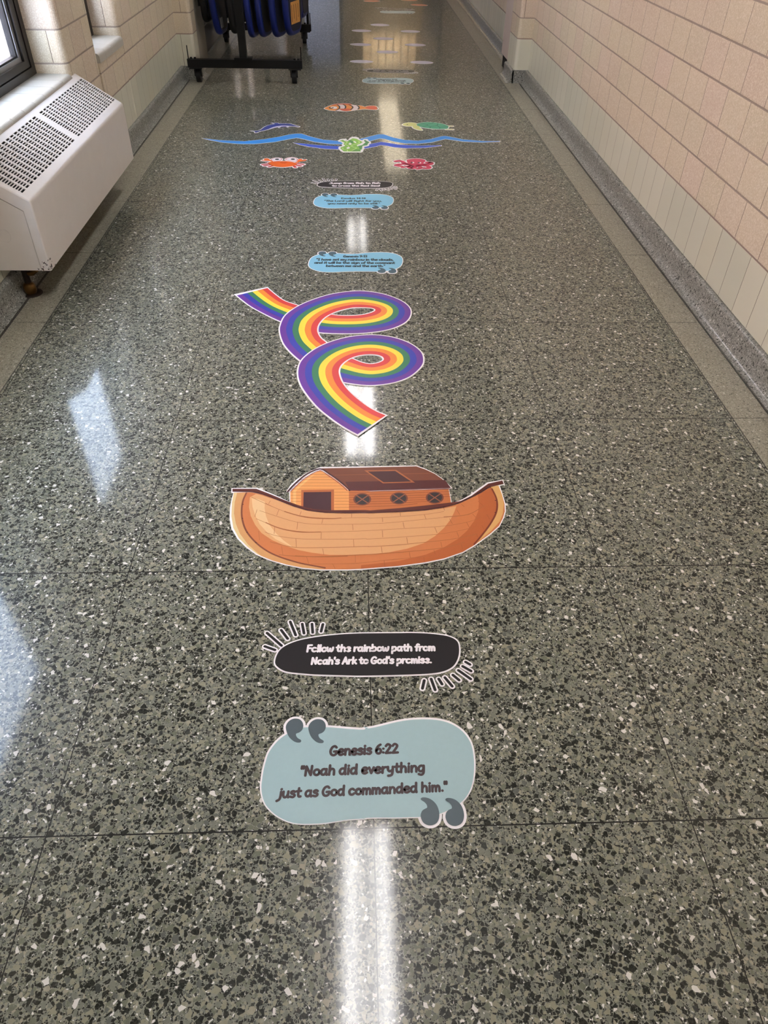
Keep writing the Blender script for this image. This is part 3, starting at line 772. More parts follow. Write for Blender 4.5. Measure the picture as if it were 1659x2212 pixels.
_c = [(790, 1205), (815, 1187), (870, 1191), (930, 1215), (990, 1270), (1025, 1340), (1038, 1420), (1025, 1490), (990, 1535), (930, 1558), (870, 1550), (820, 1515), (792, 1450), (795, 1400), (815, 1360), (850, 1337), (876, 1322), (870, 1285), (840, 1250), (802, 1225)]
MARKS = [mark(540, 1530, 6.38, _o), mark(540, 1530, 6.38, [(x + 310, y + 8) for x, y in _o]),
         mark(780, 1530, 6.144, _c), mark(780, 1530, 6.144, [(x + 328, y + 8) for x, y in _c])]
def bubble(center, lines, label, blue, quote, txt, capw=0.27):
    e = sticker('verse_sticker', center, label, 'floor sticker', 'speech-bubble verse stickers')
    part('backing', e, [(BODY, Z1, WHITE, Z1)] + [(outset(q, 0.0052), Z1, WHITE, Z1) for q in MARKS], 'white cut border')
    panel = [(x, y - 0.0016) for x, y in outset(BODY, -0.0034)]
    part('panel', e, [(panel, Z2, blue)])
    for q in MARKS: part('quotation_mark', e, [(q, Z3, quote)])
    for s_, a, b_, cap in lines:
        pa, pb = to_line(center, a), to_line(center, b_)
        h = Vector(pa) - Vector(to_line(center, (a[0], a[1] + cap)))
        text_line(e, s_, pa, pb, h.length, Z3, ink(txt), capw)
    return e
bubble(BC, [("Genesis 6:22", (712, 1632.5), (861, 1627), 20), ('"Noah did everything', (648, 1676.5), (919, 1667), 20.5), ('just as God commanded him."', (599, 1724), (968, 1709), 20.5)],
       'light blue bubble sticker reading Genesis 6:22, nearest on the floor', (166, 196, 201), (82, 97, 104), (64, 48, 50))  # panel blue greyed: warm lamp tint put into the colour
BL, QT, TX = (136, 203, 232), (66, 96, 112), (26, 52, 66)
bubble(fl(767.5, 567.5), [("Genesis 9:13", (741.6, 556.4), (793, 556.4), 4.3), ('"I have set my rainbow in the clouds,', (683, 563.3), (850, 563.8), 4.5), ('and it will be the sign of the covenant', (679, 570), (853, 570.7), 4.5), ('between me and the earth."', (704, 577), (832, 577.3), 4.5)],
       'light blue bubble sticker reading Genesis 9:13, just beyond the rainbow', BL, QT, TX, 0.22)
bubble(fl(763, 435.5), [("Exodus 14:14", (737, 430.4), (790, 430.4), 3.0), ('"The Lord will fight for you,', (700, 436), (825, 436.3), 3.2), ('you need only to be still."', (708, 441.7), (821, 441.8), 3.2)],
       'light blue bubble sticker reading Exodus 14:14, nearer than the crab and octopus', BL, QT, TX, 0.22)
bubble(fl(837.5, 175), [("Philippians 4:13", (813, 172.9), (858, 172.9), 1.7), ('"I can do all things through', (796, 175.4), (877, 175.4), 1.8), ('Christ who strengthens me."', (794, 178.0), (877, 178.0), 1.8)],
       'pale blue bubble sticker beyond the clownfish, at the near end of the lilac ovals', (180, 204, 208), QT, TX, 0.2)  # panel blue paled: grazing sheen put into the colour
bubble(fl(858.5, 26.3), [], 'pale blue bubble sticker far off, between the lilac and the orange ovals', (190, 212, 214), QT, TX)  # paled panel again, sheen of the low viewing angle in its colour

# black caption with rays round two corners
CC = fl(795, 1415)
cap = crop(540, 1320, 6.38, [(325, 700), (345, 620), (390, 540), (460, 480), (560, 430), (700, 385), (900, 347), (1100, 322), (1300, 305), (1500, 296)], CC)
cap += crop(780, 1320, 6.38, [(100, 294), (300, 292), (520, 291), (690, 289), (900, 296), (1050, 310), (1180, 330), (1280, 365), (1340, 412), (1365, 470), (1372, 560), (1360, 640), (1330, 715), (1280, 780), (1200, 830), (1100, 862), (980, 880), (800, 892), (400, 905), (0, 912)], CC)
cap += crop(540, 1320, 6.38, [(1400, 910), (1200, 905), (900, 895), (700, 880), (520, 860), (430, 830), (370, 790), (335, 750)], CC)
CAPS = catmull(cap, True, 3)
def seg(ox, oy, pr): return [tuple(crop(ox, oy, 6.38, q, CC)) for q in pr]
RAYS = seg(540, 1320, [((205, 490), (345, 540)), ((235, 305), (435, 480)), ((430, 265), (520, 385)), ((555, 150), (630, 335)), ((720, 180), (745, 310)), ((855, 180), (865, 300)), ((1005, 185), (980, 285))])
RAYS += seg(780, 1320, [((1440, 705), (1500, 740)), ((1400, 765), (1515, 830)), ((1340, 820), (1510, 940)), ((1265, 885), (1350, 955)), ((1155, 920), (1255, 1040)), ((1070, 940), (1115, 1010)), ((965, 940), (1020, 1090)), ((870, 960), (845, 1070))])
def caption(center, lines, label, scribble=()):
    e = sticker('caption_sticker', center, label, 'floor sticker', 'black caption stickers with rays')
    part('backing', e, [(CAPS, Z1, WHITE, Z1)] + [(capsule(a, b_, 0.0068), Z1, WHITE, Z1) for a, b_ in RAYS], 'white cut border')
    part('panel', e, [(outset(CAPS, -0.0036), Z2, (30, 26, 28))])
    for a, b_ in RAYS: part('ray', e, [(capsule(a, b_, 0.0033), Z2, (28, 24, 26))])
    for s_, a, b_, c in lines:
        pa, pb = to_line(center, a), to_line(center, b_)
        text_line(e, s_, pa, pb, (Vector(pa) - Vector(to_line(center, (a[0], a[1] + c)))).length, Z3, ink((250, 246, 250)), 0.28)
    # far-off captions: lettering too small to read, kept as rows of word-long strokes
    for y, runs in scribble:
        b = MB(); rr = random.Random(int(y * 1e4))
        for x0, x1 in runs:
            n = max(3, int((x1 - x0) / 0.005))
            draw(b, [(x0 + (x1 - x0) * i / n, y + (0.006 if i % 2 else -0.006) * rr.uniform(.7, 1.1)) for i in range(n + 1)], 0.004, Z3, ink((250, 246, 250)))
        b.build('text_line', e)
    return e
caption(CC, [("Follow the rainbow path from", (662, 1408.5), (941, 1406), 14.2), ("Noah's Ark to God's promise.", (672, 1435.5), (933, 1432.5), 14.2)],
        'black caption sticker reading Follow the rainbow path from Noah\'s Ark')
caption(fl(767, 399), [("Jump from fish to fish", (711, 397.6), (822, 397.4), 3.2), ("to cross the Red Sea!", (717, 403.2), (821, 403.3), 3.2)],
        'black caption sticker reading Jump from fish to fish to cross the Red Sea')
SCR = ((0.017, [(-.15, -.09), (-.08, -.05), (-.035, .01), (.02, .09), (.105, .15)]), (-0.017, [(-.155, -.1), (-.085, -.04), (-.02, .03), (.045, .07), (.085, .155)]))
caption(fl(844, 153.8), [], 'dark caption sticker far off, just under the nearest lilac ovals', SCR)
caption(fl(853.5, 18.9), [], 'dark caption sticker farthest off, just under the orange ovals', SCR)

# ---- ark
def E_(*p): return crop(480, 990, 5.184, p, AC)
def F_(*p): return crop(780, 990, 5.027, p, AC)
AC = fl(795, 1120)
ark = sticker('ark_sticker', AC, 'brown wooden ark sticker between the rainbow and the black caption')
outline = E_((100, 385), (105, 335), (390, 332), (500, 375), (620, 425), (755, 490), (750, 380), (718, 375), (760, 310), (830, 240), (920, 180), (1010, 135), (1100, 100), (1659, 92)) + \
    F_((200, 87), (600, 80), (700, 115), (800, 165), (880, 220), (950, 285), (992, 327), (955, 332), (985, 484), (1080, 457), (1180, 402), (1280, 327), (1368, 265), (1540, 234), (1562, 290), (1506, 300), (1540, 400), (1570, 500), (1572, 580), (1552, 650), (1505, 742), (1400, 835), (1230, 957), (1100, 1032), (900, 1100), (700, 1142), (400, 1182), (0, 1213)) + \
    E_((1400, 1257), (1100, 1257), (900, 1238), (700, 1198), (520, 1143), (380, 1083), (270, 1003), (170, 903), (103, 790), (83, 680), (88, 550), (108, 450), (125, 390))
part('backing', ark, [(outline, Z1, WHITE, Z1)], 'white cut border')
hullE = [(130, 388), (110, 500), (104, 650), (124, 780), (188, 897), (288, 997), (398, 1077), (560, 1146), (720, 1192), (900, 1228), (1100, 1247), (1400, 1247)]
hullF = [(0, 1203), (400, 1172), (700, 1131), (900, 1090), (1100, 1021), (1225, 948), (1400, 822), (1498, 735), (1540, 648), (1560, 580), (1557, 500), (1530, 400), (1492, 300)]
under = F_((1410, 310), (1300, 380), (1180, 440), (1050, 500), (900, 540), (700, 570), (400, 590), (100, 600)) + E_((1400, 620), (1150, 615), (950, 590), (800, 545), (600, 465), (450, 410), (330, 383))
hull = MB()
hull.flat(E_(*hullE) + F_(*hullF) + under, Z2, ink((206, 126, 76)))
lay = 0.00006
def sub(pts, i, rgb): hull.flat(pts, Z2 + lay * i, ink(rgb))
lightpl = E_((310, 440), (300, 550), (320, 650), (370, 750), (440, 840), (560, 920), (700, 980), (850, 1030), (1000, 1060), (1200, 1085), (1400, 1085), (1620, 1077)) + F_((100, 1045), (300, 1025), (500, 985), (680, 925), (800, 850), (900, 760), (970, 670), (1010, 590), (1035, 522), (900, 545), (700, 572), (400, 592), (100, 602)) + E_((1400, 622), (1150, 617), (950, 592), (800, 547), (600, 470), (450, 420), (380, 402))
sub(lightpl, 1, (224, 170, 118))
sub(E_((330, 450), (340, 550), (370, 640), (420, 740), (500, 830), (600, 910), (700, 960), (800, 1005), (690, 925), (600, 840), (530, 750), (490, 650), (475, 560), (478, 490), (400, 460)), 2, (235, 198, 146))
sub(F_((1265, 398), (1280, 480), (1270, 580), (1230, 680), (1150, 790), (1050, 880), (900, 970), (700, 1050), (400, 1120), (0, 1165), (0, 1203), (400, 1172), (700, 1131), (900, 1090), (1100, 1021), (1225, 948), (1290, 880), (1400, 740), (1460, 620), (1475, 520), (1450, 420), (1410, 325), (1340, 362)), 2, (186, 102, 56))
sub(E_((130, 390), (167, 390), (140, 500), (132, 620), (155, 740), (200, 850), (290, 970), (380, 1050), (440, 1098), (398, 1077), (288, 997), (188, 897), (124, 780), (104, 650), (110, 500)), 3, (226, 202, 148))
sub(E_((167, 390), (272, 388), (232, 480), (217, 600), (227, 700), (272, 820), (370, 940), (500, 1040), (650, 1110), (850, 1170), (1000, 1202), (1160, 1247), (1100, 1247), (900, 1228), (720, 1192), (560, 1146), (440, 1098), (380, 1050), (290, 970), (200, 850), (155, 740), (132, 620), (140, 500)), 3, (214, 160, 104))
sub(F_((1410, 312), (1492, 300), (1530, 400), (1550, 500), (1540, 600), (1505, 690), (1415, 790), (1225, 948), (1300, 850), (1400, 730), (1470, 600), (1485, 500), (1460, 400)), 3, (222, 174, 108))
def ln(pts, w, i, rgb, smooth=True): draw(hull, catmull(pts, False, 4) if smooth else pts, w, Z2 + lay * i, ink(rgb))
ln(E_((272, 390), (233, 480), (218, 590), (228, 700), (272, 820), (370, 940), (500, 1040), (650, 1110), (850, 1172), (1000, 1203), (1150, 1230)), 0.0048, 4, (134, 76, 54))
ln(F_((1420, 335), (1465, 430), (1478, 520), (1460, 610), (1400, 720), (1310, 840), (1228, 938)), 0.005, 4, (124, 56, 36))
PLK = [(E_((490, 510), (620, 570), (800, 630), (1000, 665), (1250, 675), (1600, 668)) + F_((100, 653), (300, 645), (680, 615), (900, 582)), .0012),
       (E_((420, 590), (600, 650), (800, 710), (1000, 740), (1300, 745), (1600, 740)) + F_((100, 714), (300, 705), (700, 665), (1100, 625), (1200, 600), (1340, 515)), .0012),
       (E_((380, 680), (500, 730), (650, 785), (800, 815), (1000, 830), (1300, 825), (1600, 816)) + F_((100, 788), (500, 765), (900, 740), (1180, 690), (1300, 640)), .0013),
       (E_((480, 830), (600, 870), (800, 900), (1000, 910), (1400, 910), (1600, 905)) + F_((100, 880), (500, 855), (900, 820), (1200, 760)), .0013),
       (E_((540, 940), (800, 1000), (1100, 1005), (1600, 992)) + F_((100, 963), (400, 945), (700, 915), (1000, 880), (1260, 825)), .0018),
       (E_((640, 1085), (900, 1105), (1200, 1100), (1600, 1083)) + F_((100, 1047), (500, 1018), (900, 975), (1120, 915)), .0022),
       (E_((1000, 1190), (1400, 1185), (1600, 1172)) + F_((100, 1130), (300, 1108), (800, 1060)), .0012),
       (E_((700, 600), (850, 645), (1000, 672), (1200, 680), (1330, 673)), .0034), (E_((490, 725), (620, 780), (760, 815), (900, 832), (1100, 830)), .0034), (E_((330, 440), (480, 510), (620, 570)), .0014),
       (E_((820, 1097), (1100, 1108), (1400, 1100)), .0030), (F_((900, 640), (1080, 628), (1200, 600), (1335, 520)), .0022)]
for p, w in PLK: ln(p, w, 5, (172, 104, 60))
TE = [(540, 480, 520, 515), (635, 580, 610, 645), (885, 600, 870, 640), (1130, 675, 1115, 735), (845, 720, 838, 800), (1460, 745, 1465, 810), (590, 770, 582, 850), (1110, 830, 1108, 905), (825, 905, 830, 1000), (1470, 915, 1475, 995), (1125, 1015, 1138, 1085), (665, 990, 680, 1080), (410, 820, 418, 920), (945, 1110, 970, 1185), (1490, 1090, 1492, 1170), (1235, 1185, 1265, 1240), (390, 580, 365, 660), (1450, 625, 1448, 665)]
TF = [(425, 595, 428, 630), (230, 650, 235, 695), (685, 615, 705, 665), (455, 700, 468, 760), (230, 790, 235, 860), (800, 755, 825, 815), (495, 865, 505, 930), (220, 965, 228, 1030), (1040, 565, 1070, 615), (1085, 500, 1120, 530), (1270, 470, 1320, 515), (1210, 610, 1245, 645), (960, 660, 990, 715), (1145, 700, 1175, 755), (1365, 615, 1395, 665), (1310, 735, 1335, 775), (1040, 805, 1060, 860), (865, 915, 878, 970), (1090, 940, 1100, 990), (790, 1000, 805, 1045), (525, 1025, 535, 1085), (680, 1080, 688, 1130), (250, 1115, 258, 1178), (1255, 825, 1262, 860), (895, 540, 905, 570)]
for t in TE: ln(E_(t[:2], t[2:]), .0011, 5, (172, 104, 60), False)
for t in TF: ln(F_(t[:2], t[2:]), .0011, 5, (158, 92, 50), False)
for p in E_((233, 520), (228, 677), (277, 835), (377, 948)) + F_((1402, 325), (1457, 463), (1455, 593)): ln([p, (p[0] + .0004, p[1])], .003, 6, (60, 24, 24), False)
hull.build('hull', ark)
cab = MB(); ZH = Z2 + lay * 8
front = E_((763, 500), (763, 378), (830, 310), (920, 240), (1000, 185), (1095, 138), (1200, 190), (1300, 260), (1370, 320), (1420, 372), (1420, 590), (1200, 590), (1000, 580), (870, 540))
side = E_((1420, 368), (1600, 368)) + F_((100, 364), (950, 338), (975, 484), (900, 505), (700, 520), (400, 555), (100, 575)) + E_((1600, 588), (1420, 588))
cab.flat(front, ZH, ink((236, 166, 98))); cab.flat(side, ZH, ink((196, 116, 66)))
cab.flat(E_((795, 500), (795, 372), (850, 315), (960, 225), (1040, 180), (950, 260), (870, 330), (828, 372), (826, 520)), ZH + lay, ink((246, 192, 122)))
for x0, x1, y in ((985, 1205, 185), (920, 1250, 215), (870, 1290, 245), (835, 1335, 280), (790, 1370, 315), (768, 1410, 350), (768, 880, 385), (768, 880, 420), (768, 880, 455), (768, 880, 488), (1258, 1420, 385), (1258, 1420, 420), (1258, 1420, 452), (1258, 1420, 485), (1258, 1420, 520), (1258, 1420, 555)):
    draw(cab, E_((x0, y), (x1, y)), .0013, ZH + 2 * lay, ink((168, 98, 52)))
for k, y in enumerate((392, 418, 445, 470, 497, 523, 550)):
    draw(cab, E_((1422, y), (1600, y)) + F_((100, y - 22), (400, y - 30), (968 if k < 4 else 850 - 120 * (k - 4), y - 52)), .0015, ZH + 2 * lay, ink((132, 66, 34)))
cab.build('cabin', ark)
roof = MB()
roof.flat(E_((1097, 118), (1600, 108)) + F_((200, 100), (600, 92), (700, 127), (800, 174), (880, 230), (950, 295), (975, 326), (100, 352)) + E_((1600, 362), (1425, 364), (1360, 300), (1290, 240), (1200, 180)), ZH + 3 * lay, ink((122, 70, 50)))
roof.flat(E_((1378, 268), (1600, 264)) + F_((100, 255), (908, 240), (975, 326), (100, 352)) + E_((1600, 362), (1425, 364)), ZH + 4 * lay, ink((88, 44, 44)))
draw(roof, E_((1265, 195), (1600, 185)) + F_((100, 182), (780, 168)), .0022, ZH + 4 * lay, ink((150, 90, 58)))
draw(roof, E_((1425, 368), (1600, 366)) + F_((100, 356), (955, 333)), .0016, ZH + 5 * lay, ink((142, 44, 44)))
draw(roof, catmull(E_((735, 378), (790, 315), (860, 250), (950, 180), (1095, 122), (1200, 180), (1300, 250), (1375, 315), (1425, 366)), False, 3), .0052, ZH + 5 * lay, ink((70, 30, 36)))
draw(roof, catmull(E_((1100, 136), (1195, 192), (1290, 258), (1365, 318), (1412, 362)), False, 3), .0016, ZH + 6 * lay, ink((240, 214, 210)))
draw(roof, catmull(E_((770, 375), (850, 295), (960, 205), (1095, 145), (1190, 200), (1280, 262), (1350, 318), (1400, 368)), False, 3), .0022, ZH + 4 * lay, ink((150, 62, 54)))
roof.build('roof', ark)
part('roof_hatch', ark, [(E_((1590, 141)) + F_((380, 131), (585, 268), (238, 278)), ZH + 6 * lay, (176, 104, 62)), (F_((72, 149), (370, 143), (545, 258), (245, 266)), ZH + 7 * lay, (76, 44, 46))])
part('doorway', ark, [(E_((885, 360), (1252, 355), (1252, 590), (1200, 590), (1000, 578), (885, 548)), ZH + 4 * lay, (186, 106, 62)), (E_((912, 385), (1220, 380), (1220, 590), (1050, 582), (908, 548)), ZH + 5 * lay, (74, 44, 50))])
for cx, cy in ((782.5, 1079.7), (861.6, 1077.5), (939, 1076)):
    w = MB()
    def el(k): return [to_line(AC, (cx + 19.3 * k * math.cos(2 * math.pi * i / 32), cy + 13.2 * k * math.sin(2 * math.pi * i / 32))) for i in range(32)]
    w.flat(el(1), ZH + 4 * lay, ink((122, 70, 54))); w.flat(el(.82), ZH + 5 * lay, ink((58, 52, 54)))
    for s_ in (-1, 1):
        draw(w, [to_line(AC, (cx - 13 * .98, cy - s_ * 8.6)), to_line(AC, (cx + 13 * .98, cy + s_ * 8.6))], .0036, ZH + 6 * lay, ink((150, 92, 66)))
    w.build('porthole', ark)
rail = MB()
rail.flat(E_((116, 347), (382, 347), (520, 400), (700, 475), (850, 530), (1000, 572), (1200, 588), (1600, 585)) + F_((100, 572), (400, 548), (700, 518), (960, 487), (1080, 470), (1200, 412), (1380, 281), (1533, 246), (1547, 284), (1410, 312), (1300, 380), (1180, 440), (1050, 500), (900, 540), (700, 570), (400, 590), (100, 600)) + E_((1600, 617), (1400, 620), (1150, 615), (950, 590), (800, 545), (600, 465), (450, 410), (330, 381), (116, 379)), ZH + 9 * lay, ink((96, 48, 42)))
draw(rail, catmull(E_((130, 375), (330, 378), (450, 405), (600, 458), (800, 536), (950, 580), (1150, 605), (1400, 610), (1600, 606)) + F_((100, 592), (400, 580), (700, 560), (900, 530), (1050, 492), (1180, 434), (1300, 372), (1405, 304)), False, 3), .0022, ZH + 10 * lay, ink((66, 26, 28)))
rail.build('deck_rail', ark)

# ---- rainbow ribbon: outer (violet) and inner (red) edges along its path, later turns lying over earlier ones
RP = [(92, 130, 352, 72), (200, 215, 420, 130), (310, 278, 490, 178), (450, 345, 590, 212), (600, 398, 730, 258), (760, 432, 860, 286), (950, 440, 960, 293), (1130, 434, 1070, 289), (1300, 408, 1140, 275), (1420, 360, 1172, 263),
      (1472, 300, 1183, 255), (1466, 235, 1178, 246), (1390, 175, 1150, 239), (1250, 125, 1090, 237), (1080, 103, 1010, 240), (900, 118, 930, 258), (750, 155, 860, 283), (600, 215, 800, 320), (490, 290, 762, 365), (447, 370, 750, 405),
      (442, 430, 757, 440), (470, 515, 780, 475), (530, 590, 815, 502), (605, 655, 870, 548), (720, 742, 935, 590), (840, 795, 980, 614), (955, 825, 1022, 632), (1080, 843, 1085, 658), (1200, 845, 1150, 671), (1350, 822, 1205, 664),
      (1470, 775, 1238, 651), (1555, 700, 1248, 641), (1575, 640, 1247, 633), (1550, 575, 1235, 620), (1460, 510, 1200, 609), (1320, 463, 1150, 606), (1160, 447, 1090, 611), (990, 462, 1030, 626), (830, 505, 980, 650), (700, 570, 938, 685),
      (610, 650, 920, 722), (582, 740, 922, 762), (600, 830, 945, 820), (655, 920, 990, 880), (740, 1020, 1060, 945), (850, 1110, 1140, 1005), (950, 1178, 1210, 1045), (1062, 1240, 1292, 1078)]
RC = fl(760, 780)
rain = sticker('rainbow_sticker', RC, 'double-looped rainbow ribbon sticker beyond the ark')
out_e = catmull(crop(480, 600, 3.606, [p[:2] for p in RP], RC), False, 5)
in_e = catmull(crop(480, 600, 3.606, [p[2:] for p in RP], RC), False, 5)
N = len(out_e)
def zpath(i): return 0.0009 + 0.0026 * i / (N - 1)
def band(name, t0, t1, rgb, dz, trim=0):
    b = MB(); vs = []; i0, i1 = trim, N - trim
    for i in range(i0, i1):
        a, c = Vector(out_e[i]), Vector(in_e[i])
        for t in (t0, t1): q = a.lerp(c, t); vs.append((q.x, q.y, zpath(i) + dz))
    n = i1 - i0
    b.add(vs, [(2 * i, 2 * i + 2, 2 * i + 3, 2 * i + 1) for i in range(n - 1)], ink(rgb))
    if dz == 0:      # cut edges down to the floor
        for j in (0, 1):
            w = [v for v in vs[j::2]]; k = len(w)
            b.add(w + [(x, y, 0.0) for x, y, z in w], [(i, i + 1, k + i + 1, k + i) for i in range(k - 1)], ink(rgb))
    return b.build(name, rain)
tag(band('backing', -0.004, 1.004, WHITE, 0.0), 'white cut border')
BANDS = [('violet_band', (110, 56, 158)), ('blue_band', (58, 66, 176)), ('green_band', (58, 130, 92)), ('yellow_band', (252, 232, 74)), ('orange_band', (246, 146, 54)), ('red_band', (224, 62, 64))]
for k, (nm, rgb) in enumerate(BANDS):
    lo, hi = 0.032, 0.965; st = (hi - lo) / 6
    tag(band(nm, lo + k * st, lo + (k + 1) * st, rgb, 0.00022, 1), nm.replace('_', ' '))

# ---- sea scene
def animal(name, c_px, label): c = fl(*c_px); return sticker(name, c, label), c
def blob(pts, closed=True, sub=3): return catmull(pts, closed, sub)
# waves
e, c = animal('wave_sticker', (760, 302), 'long light blue wave sticker running behind the seaweed')
top = crop(420, 210, 4.608, [(75, 409), (250, 430), (500, 440), (700, 420), (850, 395), (950, 372), (1005, 365), (1065, 365), (1150, 393), (1280, 425), (1430, 436)], c) + crop(640, 210, 3.607, [(330, 349), (420, 340), (500, 326), (580, 306), (640, 290), (680, 291), (760, 317), (850, 335), (950, 340), (1050, 328), (1130, 306), (1160, 303), (1200, 310), (1300, 330), (1450, 343), (1585, 343)], c)
bot = crop(640, 210, 3.607, [(1585, 347), (1450, 353), (1300, 346), (1210, 333), (1160, 326), (1050, 353), (950, 363), (850, 361), (760, 346), (690, 326), (650, 322), (560, 346), (500, 355), (400, 368), (300, 366)], c) + crop(420, 210, 4.608, [(1480, 471), (1350, 466), (1200, 446), (1080, 416), (1020, 405), (950, 416), (800, 446), (600, 466), (450, 466), (280, 451), (150, 427)], c)
w = top + bot
part('backing', e, [(outset(w, 0.004), Z1, WHITE, Z1)], 'white cut border'); part('wave', e, [(w, Z2, (62, 152, 236))])
e, c = animal('wave_sticker', (770, 316), 'short dark blue wave sticker on the near side of the light blue one')
w = crop(420, 210, 4.608, [(985, 454), (1100, 465), (1250, 480), (1450, 490)], c) + crop(640, 210, 3.607, [(330, 382), (450, 382), (540, 374), (620, 358), (660, 350), (720, 358), (800, 371), (950, 379), (1130, 375), (1130, 380), (1000, 395), (850, 398), (760, 390), (690, 376), (655, 374), (620, 385), (540, 400), (430, 406), (340, 404)], c) + crop(420, 210, 4.608, [(1450, 521), (1300, 515), (1150, 495), (1050, 475)], c)
part('backing', e, [(outset(w, 0.004), Z1, WHITE, Z1)], 'white cut border'); part('wave', e, [(w, Z2, (56, 92, 214))])
# seaweed (lies over both waves)
e, c = animal('seaweed_sticker', (765, 312), 'green seaweed sticker lying across the middle of the waves')
def Q(*p): return crop(710, 285, 13.825, p, c)
wo = Q((300, 265), (370, 225), (500, 215), (520, 235), (450, 248), (520, 270), (580, 255), (625, 235), (650, 190), (720, 160), (800, 158), (870, 180), (890, 225), (960, 260), (1020, 265), (1050, 240), (1080, 225), (1140, 225), (1165, 265), (1240, 310), (1235, 345), (1180, 370), (1185, 410), (1140, 430), (1030, 450), (1040, 505), (1010, 540), (1005, 580), (960, 605), (450, 605), (380, 570), (310, 490), (330, 455), (430, 425), (420, 380), (450, 345), (400, 310))
ZW = Z2 + .0003
part('backing', e, [(outset(wo, 0.006), ZW, WHITE, ZW)], 'white cut border')
part('fronds', e, [(Q((330, 268), (430, 240), (470, 275), (560, 290), (640, 240), (720, 195), (840, 215), (960, 280), (1015, 310), (960, 350), (860, 390), (840, 420), (920, 470), (935, 510), (960, 590), (450, 590), (350, 500), (360, 470), (500, 420), (440, 370), (480, 335), (410, 300)), ZW + .0002, (140, 196, 86)),
    (Q((1050, 270), (1085, 240), (1110, 260), (1215, 315), (1170, 360), (1150, 405), (1010, 425), (990, 530), (940, 545), (900, 470), (870, 430), (1000, 400), (1060, 350), (1100, 320)), ZW + .0003, (84, 148, 88)),
    (Q((580, 260), (640, 250), (720, 280), (740, 350), (690, 350), (620, 300)), ZW + .0003, (76, 140, 84)), (Q((700, 560), (800, 525), (930, 530), (960, 590), (690, 592)), ZW + .0003, (98, 160, 76)),
    (Q((740, 275), (790, 285), (830, 325), (800, 345), (745, 310)), ZW + .0003, WHITE), (Q((590, 370), (640, 325), (695, 370), (640, 400)), ZW + .0003, WHITE), (Q((525, 490), (580, 455), (645, 475), (610, 505), (555, 515)), ZW + .0003, WHITE), (Q((880, 395), (1000, 350), (990, 385)), ZW + .0003, WHITE)])
b = MB()
for p in (((520, 300), (550, 330), (500, 375), (590, 430), (600, 450)), ((420, 480), (440, 530), (560, 545), (550, 590)), ((660, 440), (720, 400), (880, 350), (920, 310), (880, 275)), ((680, 430), (740, 460), (830, 490), (700, 560))):
    draw(b, catmull(Q(*p), False, 3), .006, ZW + .0004, ink((206, 236, 150)))
b.build('leaf_line', e)
# crab
e, c = animal('crab_sticker', (612, 351), 'orange crab sticker with big eyes, left of the octopus')
def Q(*p): return crop(540, 330, 11.06, p, c)
shell = blob(Q((430, 240), (540, 215), (700, 205), (900, 205), (1050, 235), (1120, 260), (1100, 300), (980, 330), (780, 348), (600, 335), (500, 305), (445, 270)))
clawL = blob(Q((280, 180), (350, 185), (330, 155), (380, 138), (440, 145), (480, 175), (540, 200), (540, 222), (470, 205), (400, 200), (300, 195)))
clawR = blob(Q((1090, 240), (1140, 200), (1150, 165), (1220, 150), (1250, 160), (1240, 180), (1330, 165), (1350, 185), (1290, 205), (1200, 215), (1130, 245)))
legs = [Q(*p) for p in (((300, 285), (440, 265)), ((350, 312), (480, 292)), ((460, 338), (540, 318)), ((1270, 280), (1140, 262)), ((1210, 318), (1110, 298)), ((1085, 352), (1060, 325)))]
eyes = [blob(Q((500, 170), (560, 135), (660, 125), (750, 140), (760, 170), (700, 200), (600, 205), (520, 195))), blob(Q((845, 165), (900, 130), (1000, 115), (1100, 130), (1140, 165), (1120, 205), (1050, 215), (930, 195)))]
pcs = [outset(p, .007) for p in [shell, clawL, clawR] + eyes] + [capsule(a, b_, .017) for a, b_ in legs]
part('backing', e, [(p, Z1, WHITE, Z1) for p in pcs], 'white cut border')
part('shell', e, [(shell, Z2, (244, 112, 44)), (blob(Q((720, 235), (800, 245), (890, 235), (840, 258), (770, 256))), Z3, (206, 70, 30))])
for p in (clawL, clawR): part('claw', e, [(p, Z3, (246, 116, 48))])
for a, b_ in legs: part('leg', e, [(capsule(a, b_, .009), Z2, (206, 60, 74))])
for k, p in enumerate(eyes):
    ctr = [(648, 162), (1025, 160)][k]
    part('eye', e, [(p, Z3, (222, 98, 96)), (outset(p, -.004), Z3 + .0001, (246, 242, 250)), (blob(Q(*[(ctr[0] + 50 * math.cos(t), ctr[1] + 16 * math.sin(t)) for t in [i * math.pi / 5 for i in range(10)]])), Z4, (16, 14, 18))])
# octopus
e, c = animal('octopus_sticker', (895, 354), 'dark pink octopus sticker, right of the crab')
def Q(*p): return crop(840, 330, 13.825, p, c)
head = blob(Q((530, 240), (570, 205), (700, 185), (850, 182), (1000, 195), (1080, 225), (1090, 260), (1040, 300), (1020, 340), (900, 380), (760, 400), (600, 380), (570, 310)))
arms = [(((600, 340), (480, 320), (400, 270), (300, 245), (215, 262)), .030), (((620, 360), (450, 345), (280, 355), (215, 380), (300, 400), (380, 408)), .026), (((640, 390), (560, 410), (480, 425), (400, 445)), .020), (((680, 400), (600, 430), (640, 460)), .030), (((780, 400), (760, 450), (700, 470)), .028), (((860, 390), (930, 430), (940, 465), (860, 485)), .028), (((920, 380), (1100, 390), (1200, 430), (1160, 470), (1050, 465)), .030), (((1000, 350), (1150, 360), (1250, 340), (1230, 300), (1160, 300)), .034), (((1200, 290), (1250, 285), (1310, 300)), .014)]
b = MB()
b.flat(outset(head, .007), Z1, ink(WHITE), thick=Z1)
for p, w in arms: draw(b, catmull(Q(*p), False, 4), w + .016, Z1, ink(WHITE))
tag(b.build('backing', e), 'white cut border')
